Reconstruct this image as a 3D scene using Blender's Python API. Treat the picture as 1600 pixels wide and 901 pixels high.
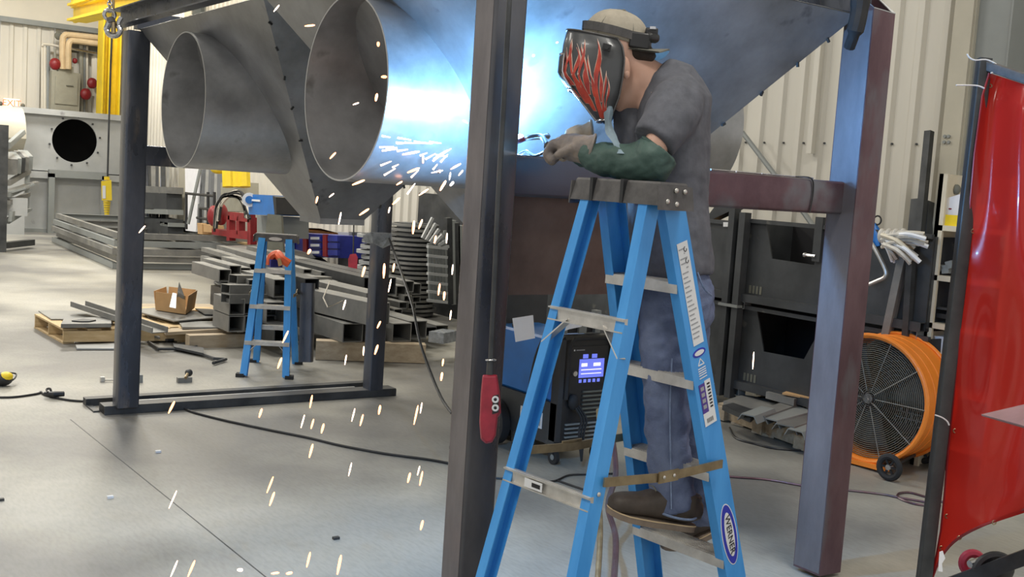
import bpy, bmesh, math, random
from math import sin, cos, pi, radians, sqrt
from mathutils import Vector, Matrix, Euler, noise
random.seed(7)
for o in list(bpy.data.objects): bpy.data.objects.remove(o)
scn = bpy.context.scene
COL = scn.collection

# ------------------------------------------------------------------ camera
FPX, H = 1680.0, 1.70
PSI, PIT, ROL = radians(35.5), radians(5.6), radians(3.77)
FW = Vector((sin(PSI)*cos(PIT), cos(PSI)*cos(PIT), -sin(PIT)))
_rt = Vector((cos(PSI), -sin(PSI), 0)); _up = _rt.cross(FW)
RT = cos(ROL)*_rt + sin(ROL)*_up
UP = -sin(ROL)*_rt + cos(ROL)*_up
EYE = Vector((0, 0, H))
cam = bpy.data.cameras.new('camera'); camo = bpy.data.objects.new('camera', cam); COL.objects.link(camo)
cam.sensor_width = 36; cam.lens = FPX/1600*36; cam.clip_end = 200; cam.clip_start = 0.05
camo.matrix_world = Matrix(((RT.x, UP.x, -FW.x, 0), (RT.y, UP.y, -FW.y, 0), (RT.z, UP.z, -FW.z, H), (0, 0, 0, 1)))
scn.camera = camo
# ------------------------------------------------------------------ light
scn.view_settings.view_transform = 'Standard'; scn.view_settings.look = 'None'
scn.view_settings.gamma = 1; scn.view_settings.use_curve_mapping = False
scn.view_settings.exposure = 0.12
w = bpy.data.worlds.new('hall_air'); scn.world = w; w.use_nodes = True
w.node_tree.nodes['Background'].inputs[0].default_value = (0.97, 0.975, 0.96, 1)
w.node_tree.nodes['Background'].inputs[1].default_value = 0.72
def area(name, loc, sx, sy, watt, col=(1, 1, 1), rot=(0, 0, 0)):
    l = bpy.data.lights.new(name, 'AREA'); l.shape = 'RECTANGLE'; l.size = sx; l.size_y = sy; l.energy = watt; l.color = col
    o = bpy.data.objects.new(name, l); COL.objects.link(o); o.location = loc; o.rotation_euler = rot; return o
for (x, y, e) in ((-2, 1, 170), (3, 1, 150), (-2, 8, 170), (3.2, 9, 170), (0.5, 15, 420), (5, 15.5, 330), (0.5, 22, 430), (5, 22.5, 400)):
    area('high_bay_light', (x, y, 6.9), 1.3, 1.3, e, (1.0, 0.97, 0.90))
ARC = Vector((2.36, 3.32, 1.87))
pl = bpy.data.lights.new('welding_arc_light', 'POINT'); pl.energy = 125; pl.color = (0.20, 0.52, 1.0); pl.shadow_soft_size = 0.03
plo = bpy.data.objects.new('welding_arc_light', pl); COL.objects.link(plo); plo.location = ARC

# ------------------------------------------------------------------ pixel -> space
def ray(x, y): return FW + RT*((x-800)/FPX) + UP*((450.5-y)/FPX)
def atz(x, y, z=0.0): d = ray(x, y); return EYE + d*((z-H)/d.z)
def atx(x, y, X): d = ray(x, y); return EYE + d*(X/d.x)
def aty(x, y, Y): d = ray(x, y); return EYE + d*(Y/d.y)
def atd(x, y, D): return EYE + ray(x, y)*D
V = Vector

# ------------------------------------------------------------------ materials
MC = {}
def mat(name, col, rough=0.5, metal=0.0, var=0.0, vscale=6.0, col2=None, bump=0.0, bscale=40.0, emit=None, es=0, coat=0, spec=None, stretch=None, ramp=(0.35, 0.7), var2=None):
    if name in MC: return MC[name]
    m = bpy.data.materials.new(name); m.use_nodes = True; nt = m.node_tree; b = nt.nodes['Principled BSDF']
    b.inputs['Base Color'].default_value = (*col, 1); b.inputs['Roughness'].default_value = rough; b.inputs['Metallic'].default_value = metal
    if coat: b.inputs['Coat Weight'].default_value = coat
    if spec is not None: b.inputs['Specular IOR Level'].default_value = spec
    if emit: b.inputs['Emission Color'].default_value = (*emit, 1); b.inputs['Emission Strength'].default_value = es
    tc = nt.nodes.new('ShaderNodeTexCoord'); vec = tc.outputs['Object']
    if stretch:
        mp = nt.nodes.new('ShaderNodeMapping'); mp.inputs['Scale'].default_value = stretch; nt.links.new(vec, mp.inputs[0]); vec = mp.outputs[0]
    if var or col2:
        n = nt.nodes.new('ShaderNodeTexNoise'); n.inputs['Scale'].default_value = vscale; n.inputs['Detail'].default_value = 6; n.inputs['Roughness'].default_value = 0.62
        nt.links.new(vec, n.inputs['Vector'])
        r = nt.nodes.new('ShaderNodeValToRGB'); r.color_ramp.elements[0].position = ramp[0]; r.color_ramp.elements[1].position = ramp[1]
        c2 = col2 or tuple(min(1, c*(1+var)) for c in col); c1 = col if col2 else tuple(c*(1-var) for c in col)
        r.color_ramp.elements[0].color = (*c1, 1); r.color_ramp.elements[1].color = (*c2, 1)
        nt.links.new(n.outputs['Fac'], r.inputs['Fac']); last = r.outputs['Color']
        if var2:
            n2 = nt.nodes.new('ShaderNodeTexNoise'); n2.inputs['Scale'].default_value = var2[0]; n2.inputs['Detail'].default_value = 4
            nt.links.new(vec, n2.inputs['Vector'])
            r2 = nt.nodes.new('ShaderNodeValToRGB'); r2.color_ramp.elements[0].position = var2[2]; r2.color_ramp.elements[1].position = var2[3]
            nt.links.new(n2.outputs['Fac'], r2.inputs['Fac'])
            mx = nt.nodes.new('ShaderNodeMix'); mx.data_type = 'RGBA'; nt.links.new(r2.outputs['Color'], mx.inputs[0]); nt.links.new(last, mx.inputs[6]); mx.inputs[7].default_value = (*var2[1], 1)
            last = mx.outputs[2]
        nt.links.new(last, b.inputs['Base Color'])
        if metal > 0.2 or rough < 0.45:
            mr = nt.nodes.new('ShaderNodeMapRange'); mr.inputs[3].default_value = max(0.05, rough-0.1); mr.inputs[4].default_value = min(1, rough+0.15)
            nt.links.new(n.outputs['Fac'], mr.inputs[0]); nt.links.new(mr.outputs[0], b.inputs['Roughness'])
    if bump:
        n3 = nt.nodes.new('ShaderNodeTexNoise'); n3.inputs['Scale'].default_value = bscale; n3.inputs['Detail'].default_value = 5; nt.links.new(vec, n3.inputs['Vector'])
        bp = nt.nodes.new('ShaderNodeBump'); bp.inputs['Strength'].default_value = bump; bp.inputs['Distance'].default_value = 0.01
        nt.links.new(n3.outputs['Fac'], bp.inputs['Height']); nt.links.new(bp.outputs[0], b.inputs['Normal'])
    MC[name] = m; return m
M = dict(
 post=mat('blue_black_mill_scale', (0.060, 0.068, 0.088), 0.27, 0.6, col2=(0.13, 0.138, 0.165), vscale=5, bump=0.05, stretch=(1, 1, .3), var2=(9, (0.20, 0.17, 0.15), .6, .75)),
 maroon=mat('purple_brown_mill_scale', (0.105, 0.055, 0.068), 0.34, 0.6, col2=(0.20, 0.12, 0.135), vscale=4, bump=0.05, stretch=(1, 1, .4), var2=(5, (0.17, 0.17, 0.19), .5, .7)),
 rustpost=mat('weathered_front_post_steel', (0.045, 0.047, 0.056), 0.25, 0.5, col2=(0.12, 0.118, 0.128), vscale=4, bump=0.06, stretch=(1, 1, .35), var2=(3, (0.20, 0.17, 0.155), .58, .75)),
 sheet=mat('grey_hot_rolled_sheet', (0.22, 0.22, 0.22), 0.40, 0.6, col2=(0.40, 0.40, 0.41), vscale=2.6, bump=0.03, bscale=12, var2=(7, (0.17, 0.17, 0.18), .66, .76)),
 duct=mat('brushed_duct_sheet', (0.34, 0.34, 0.345), 0.34, 0.7, col2=(0.60, 0.60, 0.61), vscale=3.0, bump=0.03, bscale=15, var2=(6, (0.22, 0.21, 0.2), .66, .78)),
 brown=mat('brown_scaled_plate', (0.075, 0.055, 0.048), 0.4, 0.5, col2=(0.15, 0.115, 0.10), vscale=3, bump=0.04),
 tube=mat('grey_tube_stock', (0.17, 0.17, 0.165), 0.5, 0.3, col2=(0.29, 0.285, 0.265), vscale=3),
 tubedark=mat('dark_tube_stock', (0.035, 0.037, 0.04), 0.45, 0.4, col2=(0.085, 0.088, 0.09), vscale=4),
 cutedge=mat('bright_cut_edge', (0.5, 0.5, 0.5), 0.35, 0.7),
 blue=mat('blue_fibreglass', (0.04, 0.27, 0.68), 0.38, 0, col2=(0.08, 0.37, 0.82), vscale=9, stretch=(1, 1, .2)),
 alu=mat('scuffed_aluminium', (0.52, 0.50, 0.47), 0.36, 0.75, col2=(0.72, 0.70, 0.66), vscale=14),
 brass=mat('worn_spreader_steel', (0.26, 0.20, 0.12), 0.38, 0.8, col2=(0.42, 0.33, 0.2), vscale=16),
 capgrey=mat('grey_moulded_plastic', (0.085, 0.08, 0.08), 0.55, 0, var=.3, vscale=20, bump=0.05),
 black=mat('black_plastic', (0.018, 0.018, 0.02), 0.42, var=.3),
 rubber=mat('black_rubber', (0.02, 0.02, 0.022), 0.75, var=.3),
 chrome=mat('bright_hook_steel', (0.6, 0.6, 0.62), 0.22, 1.0, var=.2, vscale=30),
 yellow=mat('yellow_crane_paint', (0.86, 0.62, 0.02), 0.42, var=.12, vscale=3),
 wall=mat('cream_ribbed_metal_wall', (0.63, 0.60, 0.53), 0.48, 0, var=.07, vscale=1.2, stretch=(1, 1, .25)),
 liner=mat('cream_liner_wall', (0.66, 0.62, 0.53), 0.6, 0, var=.07, vscale=.6),
 beige=mat('beige_column_paint', (0.45, 0.42, 0.34), 0.5, 0, var=.1, vscale=1.5),
 greycol=mat('grey_column_paint', (0.24, 0.255, 0.25), 0.5, 0, var=.1, vscale=1.5),
 machine=mat('zinc_grey_enclosure', (0.36, 0.37, 0.37), 0.45, 0.25, col2=(0.46, 0.47, 0.47), vscale=1.2, var2=(3, (0.24, 0.24, 0.24), .68, .76)),
 cabinet=mat('putty_cabinet', (0.33, 0.32, 0.26), 0.5, 0, var=.08),
 pipe=mat('tan_pipe_lagging', (0.62, 0.47, 0.28), 0.6, 0, var=.1),
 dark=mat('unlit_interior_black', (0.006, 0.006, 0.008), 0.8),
 pinkboard=mat('greyish_pink_board', (0.38, 0.24, 0.25), 0.5, var=.15, vscale=8),
 lav=mat('grey_lavender_scale', (0.17, 0.165, 0.19), 0.36, 0.55, col2=(0.27, 0.26, 0.29), vscale=5, stretch=(1, 1, .3), var2=(6, (0.13, 0.12, 0.13), .62, .72)),
 rusty=mat('scuffed_grey_scale', (0.20, 0.195, 0.19), 0.4, 0.5, col2=(0.29, 0.28, 0.27), vscale=4, stretch=(1, 1, .3)),
 red=mat('red_paint', (0.26, 0.015, 0.02), 0.4, var=.2),
 pendred=mat('worn_red_pendant_plastic', (0.36, 0.022, 0.045), 0.45, var=.25, vscale=12, bump=.1),
 navy=mat('navy_blue_cabinet_paint', (0.02, 0.03, 0.24), 0.4, var=.15),
 millerblue=mat('welder_blue_paint', (0.02, 0.16, 0.50), 0.32, var=.12),
 white=mat('white_paper', (0.88, 0.88, 0.92), 0.7, var=.04),
 wood=mat('pale_pallet_wood', (0.50, 0.35, 0.17), 0.7, col2=(0.66, 0.50, 0.29), vscale=5, stretch=(1, 6, 6), bump=.1),
 wood2=mat('grey_brown_timber', (0.36, 0.28, 0.19), 0.75, col2=(0.50, 0.41, 0.29), vscale=5, stretch=(1, 5, 5), bump=.1),
 card=mat('brown_cardboard', (0.52, 0.32, 0.15), 0.75, var=.08),
 skin=mat('skin', (0.62, 0.36, 0.26), 0.5, col2=(0.70, 0.43, 0.33), vscale=12),
 hair=mat('dark_brown_hair', (0.03, 0.018, 0.012), 0.7, var=.3, vscale=60),
 shirt=mat('charcoal_cotton', (0.105, 0.108, 0.128), 0.9, var=.16, vscale=30, bump=.06, bscale=150),
 jeans=mat('blue_denim', (0.085, 0.11, 0.20), 0.85, col2=(0.17, 0.21, 0.33), vscale=7, bump=.2, bscale=180),
 hem=mat('pale_denim_seam', (0.20, 0.26, 0.40), 0.85, var=.2, vscale=60),
 boot=mat('dark_brown_leather', (0.06, 0.045, 0.035), 0.55, var=.25, vscale=20, bump=.15),
 sole=mat('tan_boot_sole', (0.22, 0.17, 0.13), 0.7, var=.15, vscale=20),
 cap=mat('khaki_cap_cotton', (0.36, 0.32, 0.255), 0.85, var=.12, vscale=25, bump=.1, bscale=120),
 bill=mat('grey_cap_bill', (0.17, 0.165, 0.14), 0.85, var=.12, vscale=25),
 helmet=mat('matte_black_helmet_shell', (0.05, 0.052, 0.056), 0.36, 0, coat=.15),
 flame=mat('flame_red_print', (0.55, 0.06, 0.03), 0.35, col2=(0.25, 0.02, 0.02), vscale=25),
 flame2=mat('flame_outline_print', (0.62, 0.44, 0.36), 0.4),
 sleeve=mat('dark_green_welding_cloth', (0.028, 0.06, 0.052), 0.6, col2=(0.055, 0.105, 0.088), vscale=12, bump=.2, bscale=60),
 glove=mat('grey_scuffed_leather_glove', (0.15, 0.13, 0.125), 0.65, col2=(0.30, 0.24, 0.19), vscale=12, bump=.25, bscale=60),
 glove2=mat('tan_leather_glove', (0.34, 0.25, 0.16), 0.65, col2=(0.50, 0.42, 0.32), vscale=14, bump=.25, bscale=60),
 clothblue=mat('blue_grey_bib_cloth', (0.20, 0.27, 0.32), 0.8, var=.25, vscale=14),
 orange=mat('orange_fan_paint', (0.86, 0.25, 0.03), 0.35, var=.08, vscale=3),
 cream=mat('cream_shelf_paint', (0.62, 0.55, 0.42), 0.5, var=.06),
 mauve=mat('mauve_shelf_back', (0.20, 0.12, 0.13), 0.6, var=.1),
 binblack=mat('black_painted_bin_steel', (0.038, 0.041, 0.045), 0.42, 0.2, col2=(0.07, 0.075, 0.08), vscale=3, var2=(8, (0.11, 0.11, 0.10), .68, .76)),
 rag=mat('cream_cable_sheath', (0.56, 0.52, 0.45), 0.6, var=.15, vscale=20),
 sticker=mat('white_sticker', (0.75, 0.76, 0.78), 0.45, var=.05),
 ink=mat('black_ink', (0.01, 0.01, 0.012), 0.5), grayink=mat('grey_ink', (0.33, 0.34, 0.36), 0.5),
 logoblue=mat('logo_blue', (0.02, 0.03, 0.42), 0.4), purple=mat('purple_sticker', (0.08, 0.04, 0.28), 0.4),
 orangeplastic=mat('orange_tool_plastic', (0.72, 0.11, 0.03), 0.4, var=.2),
 olive=mat('olive_drab', (0.15, 0.15, 0.12), 0.6, var=.15),
 plastic_wrap=mat('clear_wrap', (0.32, 0.34, 0.36), 0.2, 0.2, var=.3, vscale=20),
 spark=mat('glowing_spark', (1, .5, .2), 0.5, emit=(1.0, 0.36, 0.14), es=4.5), spark2=mat('white_hot_spark', (1, .9, .8), 0.5, emit=(1.0, 0.62, 0.38), es=5),
 arcm=mat('welding_arc_glow', (1, 1, 1), 0.5, emit=(0.45, 0.75, 1.0), es=40),
 screen=mat('lit_display', (0.1, 0.1, 0.3), 0.3, emit=(0.15, 0.2, 0.85), es=0.9), screenw=mat('lit_display_digits', (.8, .8, .8), 0.3, emit=(0.9, 0.85, 0.8), es=1.0),
 exitm=mat('lit_exit_letters', (1, .1, .05), 0.4, emit=(1, 0.12, 0.05), es=1.6), exitb=mat('lit_exit_panel', (1, .8, .6), .4, emit=(1, .75, .5), es=.9),
)
# red see-through curtain
def curtain_mat():
    m = bpy.data.materials.new('red_transparent_vinyl'); m.use_nodes = True; nt = m.node_tree; b = nt.nodes['Principled BSDF']
    b.inputs['Base Color'].default_value = (0.62, 0.035, 0.03, 1); b.inputs['Roughness'].default_value = 0.22; b.inputs['Coat Weight'].default_value = .4
    tr = nt.nodes.new('ShaderNodeBsdfTransparent'); tr.inputs[0].default_value = (0.75, 0.05, 0.03, 1)
    tl = nt.nodes.new('ShaderNodeBsdfTranslucent'); tl.inputs[0].default_value = (0.75, 0.03, 0.015, 1)
    m1 = nt.nodes.new('ShaderNodeMixShader'); m1.inputs[0].default_value = 0.35; m2 = nt.nodes.new('ShaderNodeMixShader'); m2.inputs[0].default_value = 0.38
    nt.links.new(b.outputs[0], m1.inputs[1]); nt.links.new(tr.outputs[0], m1.inputs[2])
    nt.links.new(m1.outputs[0], m2.inputs[1]); nt.links.new(tl.outputs[0], m2.inputs[2]); nt.links.new(m2.outputs[0], nt.nodes['Material Output'].inputs[0])
    return m
M['curtain'] = curtain_mat()
def floor_mat():
    m = mat('worn_concrete', (0.35, 0.335, 0.285), 0.40, 0, col2=(0.43, 0.415, 0.37), vscale=.8, var2=(.55, (0.16, 0.155, 0.145), .40, .60), bump=.03, bscale=20)
    nt = m.node_tree; b = nt.nodes['Principled BSDF']; last = b.inputs['Base Color'].links[0].from_socket
    tc = nt.nodes.new('ShaderNodeTexCoord'); n = nt.nodes.new('ShaderNodeTexNoise'); n.inputs['Scale'].default_value = 60; n.inputs['Detail'].default_value = 2
    mp = nt.nodes.new('ShaderNodeMapping'); mp.inputs['Scale'].default_value = (1, .25, 1); nt.links.new(tc.outputs['Object'], mp.inputs[0]); nt.links.new(mp.outputs[0], n.inputs['Vector'])
    r = nt.nodes.new('ShaderNodeValToRGB'); r.color_ramp.elements[0].position = .3; r.color_ramp.elements[0].color = (.86, .86, .86, 1); r.color_ramp.elements[1].position = .6; nt.links.new(n.outputs['Fac'], r.inputs[0])
    mx = nt.nodes.new('ShaderNodeMix'); mx.data_type = 'RGBA'; mx.blend_type = 'MULTIPLY'; mx.inputs[0].default_value = 1
    nt.links.new(last, mx.inputs[6]); nt.links.new(r.outputs[0], mx.inputs[7]); nt.links.new(mx.outputs[2], b.inputs['Base Color'])
    return m
M['floor'] = floor_mat()
def glow_low():  # reflected heat glow painted into the steel colour, more orange towards the foot
    m = mat('scuffed_grey_scale_painted_glow', (0.12, 0.108, 0.115), 0.34, 0.5, col2=(0.26, 0.24, 0.245), vscale=4, stretch=(1, 1, .3))
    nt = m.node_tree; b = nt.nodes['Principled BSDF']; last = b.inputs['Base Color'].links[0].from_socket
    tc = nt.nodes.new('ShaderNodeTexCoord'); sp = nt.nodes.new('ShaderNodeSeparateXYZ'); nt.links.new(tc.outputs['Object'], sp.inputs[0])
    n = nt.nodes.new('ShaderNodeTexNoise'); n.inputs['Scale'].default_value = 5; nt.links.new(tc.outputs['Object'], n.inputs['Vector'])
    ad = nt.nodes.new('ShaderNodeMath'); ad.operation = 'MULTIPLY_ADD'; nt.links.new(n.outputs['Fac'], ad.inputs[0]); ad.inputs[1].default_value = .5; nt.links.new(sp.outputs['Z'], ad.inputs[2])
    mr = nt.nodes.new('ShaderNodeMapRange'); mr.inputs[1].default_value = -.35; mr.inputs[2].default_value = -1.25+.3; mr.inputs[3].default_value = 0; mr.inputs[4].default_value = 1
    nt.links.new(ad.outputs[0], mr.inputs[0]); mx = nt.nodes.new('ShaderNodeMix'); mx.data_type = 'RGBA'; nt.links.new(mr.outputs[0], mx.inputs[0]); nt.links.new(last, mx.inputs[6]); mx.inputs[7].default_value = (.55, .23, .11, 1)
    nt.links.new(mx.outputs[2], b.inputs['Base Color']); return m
GLOW_FOOT = glow_low()
def rail_mat():
    m = mat('rail_scale_blue_to_purple', (0.105, 0.055, 0.068), 0.3, 0.6, col2=(0.20, 0.12, 0.135), vscale=4, bump=0.05, var2=(5, (0.17, 0.17, 0.19), .5, .7))
    nt = m.node_tree; b = nt.nodes['Principled BSDF']; last = b.inputs['Base Color'].links[0].from_socket
    tc = nt.nodes.new('ShaderNodeTexCoord'); sp = nt.nodes.new('ShaderNodeSeparateXYZ'); nt.links.new(tc.outputs['Object'], sp.inputs[0])
    mr = nt.nodes.new('ShaderNodeMapRange'); mr.inputs[1].default_value = .35; mr.inputs[2].default_value = -.35; nt.links.new(sp.outputs['X'], mr.inputs[0])
    mx = nt.nodes.new('ShaderNodeMix'); mx.data_type = 'RGBA'; nt.links.new(mr.outputs[0], mx.inputs[0]); nt.links.new(last, mx.inputs[6]); mx.inputs[7].default_value = (.085, .09, .12, 1)
    nt.links.new(mx.outputs[2], b.inputs['Base Color']); return m
RAIL = rail_mat()

# ------------------------------------------------------------------ mesh builder
def basis_from(d, up=V((0, 0, 1))):
    d = d.normalized(); s = d.cross(up)
    if s.length < 1e-4: s = d.cross(V((0, 1, 0)))
    s.normalize(); return d, s, s.cross(d).normalized()
class MB:
    def __init__(s): s.v = []; s.f = []
    def add(s, vs, fs):
        k = len(s.v); s.v += [V(p) for p in vs]; s.f += [tuple(i+k for i in f) for f in fs]; return s
    def box(s, x0, x1, y0, y1, z0, z1):
        return s.add([(x0, y0, z0), (x1, y0, z0), (x1, y1, z0), (x0, y1, z0), (x0, y0, z1), (x1, y0, z1), (x1, y1, z1), (x0, y1, z1)],
                     [(0, 3, 2, 1), (4, 5, 6, 7), (0, 1, 5, 4), (1, 2, 6, 5), (2, 3, 7, 6), (3, 0, 4, 7)])
    def obox(s, c, size, R=None):
        R = R or Matrix.Identity(3); c = V(c); a, b, d = [x/2 for x in size]
        vs = [c + R @ V(p) for p in [(-a, -b, -d), (a, -b, -d), (a, b, -d), (-a, b, -d), (-a, -b, d), (a, -b, d), (a, b, d), (-a, b, d)]]
        return s.add(vs, [(0, 3, 2, 1), (4, 5, 6, 7), (0, 1, 5, 4), (1, 2, 6, 5), (2, 3, 7, 6), (3, 0, 4, 7)])
    def extr(s, prof, p, q, up=V((0, 0, 1)), caps=True):
        # prof: list of (a along side, b along up2)
        p = V(p); q = V(q); d, sd, u = basis_from(q-p, V(up)); n = len(prof)
        vs = [p+sd*a+u*b for a, b in prof]+[q+sd*a+u*b for a, b in prof]
        fs = [(i, (i+1) % n, n+(i+1) % n, n+i) for i in range(n)]
        if caps: fs += [tuple(range(n-1, -1, -1)), tuple(range(n, 2*n))]
        return s.add(vs, fs)
    def bar(s, p, q, w, h, up=V((0, 0, 1))):
        return s.extr([(-w/2, -h/2), (w/2, -h/2), (w/2, h/2), (-w/2, h/2)], p, q, up)
    def htube(s, p, q, w, h, t=0.006, up=V((0, 0, 1)), rc=0.0, seg=3):
        # hollow rectangular tube with open ends and rounded corners
        def loop(w, h, r):
            if r <= 0: return [(-w/2, -h/2), (w/2, -h/2), (w/2, h/2), (-w/2, h/2)]
            o = []
            for cx, cy, a0 in ((w/2-r, h/2-r, 0), (-w/2+r, h/2-r, 90), (-w/2+r, -h/2+r, 180), (w/2-r, -h/2+r, 270)):
                for i in range(seg+1):
                    a = radians(a0+90*i/seg); o.append((cx+r*cos(a), cy+r*sin(a)))
            return o
        p = V(p); q = V(q); d, sd, u = basis_from(q-p, V(up))
        A = loop(w, h, rc); B = loop(w-2*t, h-2*t, max(rc-t, 0.0005) if rc > 0 else 0); n = len(A)
        vs = [p+sd*a+u*b for a, b in A]+[q+sd*a+u*b for a, b in A]+[p+sd*a+u*b for a, b in B]+[q+sd*a+u*b for a, b in B]
        fs = []
        for i in range(n):
            j = (i+1) % n
            fs += [(i, j, n+j, n+i), (2*n+j, 2*n+i, 3*n+i, 3*n+j), (j, i, 2*n+i, 2*n+j), (n+i, n+j, 3*n+j, 3*n+i)]
        return s.add(vs, fs)
    def chan(s, p, q, web, fl, t=0.005, up=V((0, 0, 1)), flip=1):
        # web along side axis, flanges along up axis (flip sets the open side)
        w = web/2; f = fl*flip; tt = t*flip
        return s.extr([(-w, 0), (w, 0), (w, f), (w-t, f), (w-t, tt), (-w+t, tt), (-w+t, f), (-w, f)], p, q, up)
    def tube(s, pts, r, n=8, close=False, caps=True):
        pts = [V(p) for p in pts]; m = len(pts); rings = []; up = None
        for i, p in enumerate(pts):
            d = (pts[(i+1) % m]-pts[i-1]) if close else (pts[min(i+1, m-1)]-pts[max(i-1, 0)])
            d.normalize()
            if up is None: _, sd, up = basis_from(d, V((0, 0, 1)) if abs(d.z) < .9 else V((1, 0, 0)))
            else:
                up = (up-d*up.dot(d)).normalized(); sd = d.cross(up)
            rr = r[i] if isinstance(r, (list, tuple)) else r
            rings.append([p+(sd*cos(2*pi*k/n)+up*sin(2*pi*k/n))*rr for k in range(n)])
        return s.loft(rings, caps and not close, close)
    def loft(s, rings, caps=True, close=False):
        n = len(rings[0]); vs = [p for r in rings for p in r]; m = len(rings); fs = []
        for i in range(m if close else m-1):
            a = i*n; b = ((i+1) % m)*n
            for k in range(n): fs.append((a+k, a+(k+1) % n, b+(k+1) % n, b+k))
        if caps: fs += [tuple(range(n-1, -1, -1)), tuple(range((m-1)*n, m*n))]
        return s.add(vs, fs)
    def cyl(s, p, q, r, r2=None, n=20): return s.tube([p, q], [r, r if r2 is None else r2], n)
    def ring(s, c, ax, R, r, n=32, k=6):
        _, a, b = basis_from(V(ax), V((0, 0, 1))); c = V(c)
        return s.tube([c+(a*cos(2*pi*i/n)+b*sin(2*pi*i/n))*R for i in range(n)], r, k, close=True)
    def pipe(s, c, ax, L, R, t=0.004, n=48):
        # open thin walled cylinder
        d, a, b = basis_from(V(ax), V((0, 0, 1))); c = V(c); rr = []
        for (r, l) in ((R, 0), (R, L), (R-t, L), (R-t, 0)): rr.append([c+d*l+(a*cos(2*pi*i/n)+b*sin(2*pi*i/n))*r for i in range(n)])
        return s.loft(rr, False, True)
    def sheet(s, pts, t, nrm=None):
        pts = [V(p) for p in pts]; n = len(pts)
        nn = V(nrm) if nrm else (pts[1]-pts[0]).cross(pts[2]-pts[0]).normalized()
        return s.add(pts+[p+nn*t for p in pts], [tuple(range(n-1, -1, -1)), tuple(range(n, 2*n))]+[(i, (i+1) % n, n+(i+1) % n, n+i) for i in range(n)])
    def ell(s, c, rad, R=None, nu=16, nv=10):
        R = R or Matrix.Identity(3); c = V(c); rings = []
        for j in range(1, nv):
            t = pi*j/nv; rings.append([c+R @ V((rad[0]*sin(t)*cos(2*pi*i/nu), rad[1]*sin(t)*sin(2*pi*i/nu), -rad[2]*cos(t))) for i in range(nu)])
        return s.loft(rings)
    def build(s, name, m, parent=None, smooth=True, angle=35):
        me = bpy.data.meshes.new(name); off = V((0, 0, 0))
        if parent:
            q = parent
            while q: off += q.location; q = q.parent
            o_loc = V((0, 0, 0))
        else:
            xs = [v.x for v in s.v]; ys = [v.y for v in s.v]; zs = [v.z for v in s.v]
            off = V(((min(xs)+max(xs))/2, (min(ys)+max(ys))/2, min(zs))); o_loc = off
        me.from_pydata([tuple(v-off) for v in s.v], [], s.f)
        bm = bmesh.new(); bm.from_mesh(me); bmesh.ops.recalc_face_normals(bm, faces=bm.faces); bm.to_mesh(me); bm.free()
        if smooth:
            me.polygons.foreach_set('use_smooth', [True]*len(me.polygons)); me.set_sharp_from_angle(angle=radians(angle))
        me.materials.append(M[m] if isinstance(m, str) else m)
        o = bpy.data.objects.new(name, me); o.location = o_loc; COL.objects.link(o)
        if parent: o.parent = parent
        return o
def tag(o, label=None, cat=None, group=None, kind=None):
    if label: o['label'] = label
    if cat: o['category'] = cat
    if group: o['group'] = group
    if kind: o['kind'] = kind
    return o
def thing(name, label, cat, loc=(0, 0, 0), group=None, kind=None):
    o = bpy.data.objects.new(name, None); o.empty_display_size = .1; COL.objects.link(o); o.location = V(loc)
    return tag(o, label, cat, group, kind)
def kids(o): return [c for c in ALLCH if c.parent == o]
def dup(o, loc=None, rz=None, label=None, scale=None):
    def cp(a, par):
        c = a.copy(); COL.objects.link(c)
        if par: c.parent = par
        for ch in list(a.children): cp(ch, c)
        return c
    r = cp(o, None)
    if loc is not None: r.location = loc
    if rz is not None: r.rotation_euler = (0, 0, rz)
    if label: r['label'] = label
    return r
def text(txt, size, loc, xd, yd, m, parent, name='lettering', depth=0.0006, align='CENTER'):
    cu = bpy.data.curves.new(name, 'FONT'); cu.body = txt; cu.size = size; cu.extrude = depth; cu.align_x = align; cu.align_y = 'CENTER'
    to = bpy.data.objects.new(name, cu); COL.objects.link(to); bpy.context.view_layer.update()
    me = bpy.data.meshes.new_from_object(to.evaluated_get(bpy.context.evaluated_depsgraph_get())); bpy.data.objects.remove(to)
    xd = V(xd).normalized(); yd = V(yd); yd = (yd-xd*yd.dot(xd)).normalized(); zd = xd.cross(yd); off = V((0, 0, 0)); q = parent
    while q: off += q.location; q = q.parent
    for v in me.vertices: v.co = V(loc)+xd*v.co.x+yd*v.co.y+zd*v.co.z-off
    me.materials.clear(); me.materials.append(M[m]); o = bpy.data.objects.new(name, me); COL.objects.link(o)
    if parent: o.parent = parent
    return o
def catmull(pts, n=6):
    pts = [V(p) for p in pts]; out = []
    for i in range(len(pts)-1):
        p0 = pts[max(i-1, 0)]; p1 = pts[i]; p2 = pts[i+1]; p3 = pts[min(i+2, len(pts)-1)]
        for k in range(n):
            t = k/n; out.append(0.5*((2*p1)+(p2-p0)*t+(2*p0-5*p1+4*p2-p3)*t*t+(3*p1-p0-3*p2+p3)*t**3))
    return out+[pts[-1]]

# ================================================================== SETTING
WX, WY, WH = 7.2, 28.0, 7.4
tag(MB().box(-12, 12, -6, WY+.3, -.2, 0).build('floor', 'floor', smooth=False), kind='structure')
tag(MB().box(-12, WX+.6, -6, WY+.3, WH, WH+.15).build('ceiling', 'liner', smooth=False), kind='structure')
# saw cut joints of the slab: shallow dark grooves laid as thin strips
jt = MB()
a, b = atz(110, 655), atz(420, 905); jt.bar(V((a.x, a.y, .0006)), V((b.x, b.y, .0006)), .006, .001)
tag(jt.build('trim_1', 'tubedark', smooth=False), kind='structure')

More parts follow.
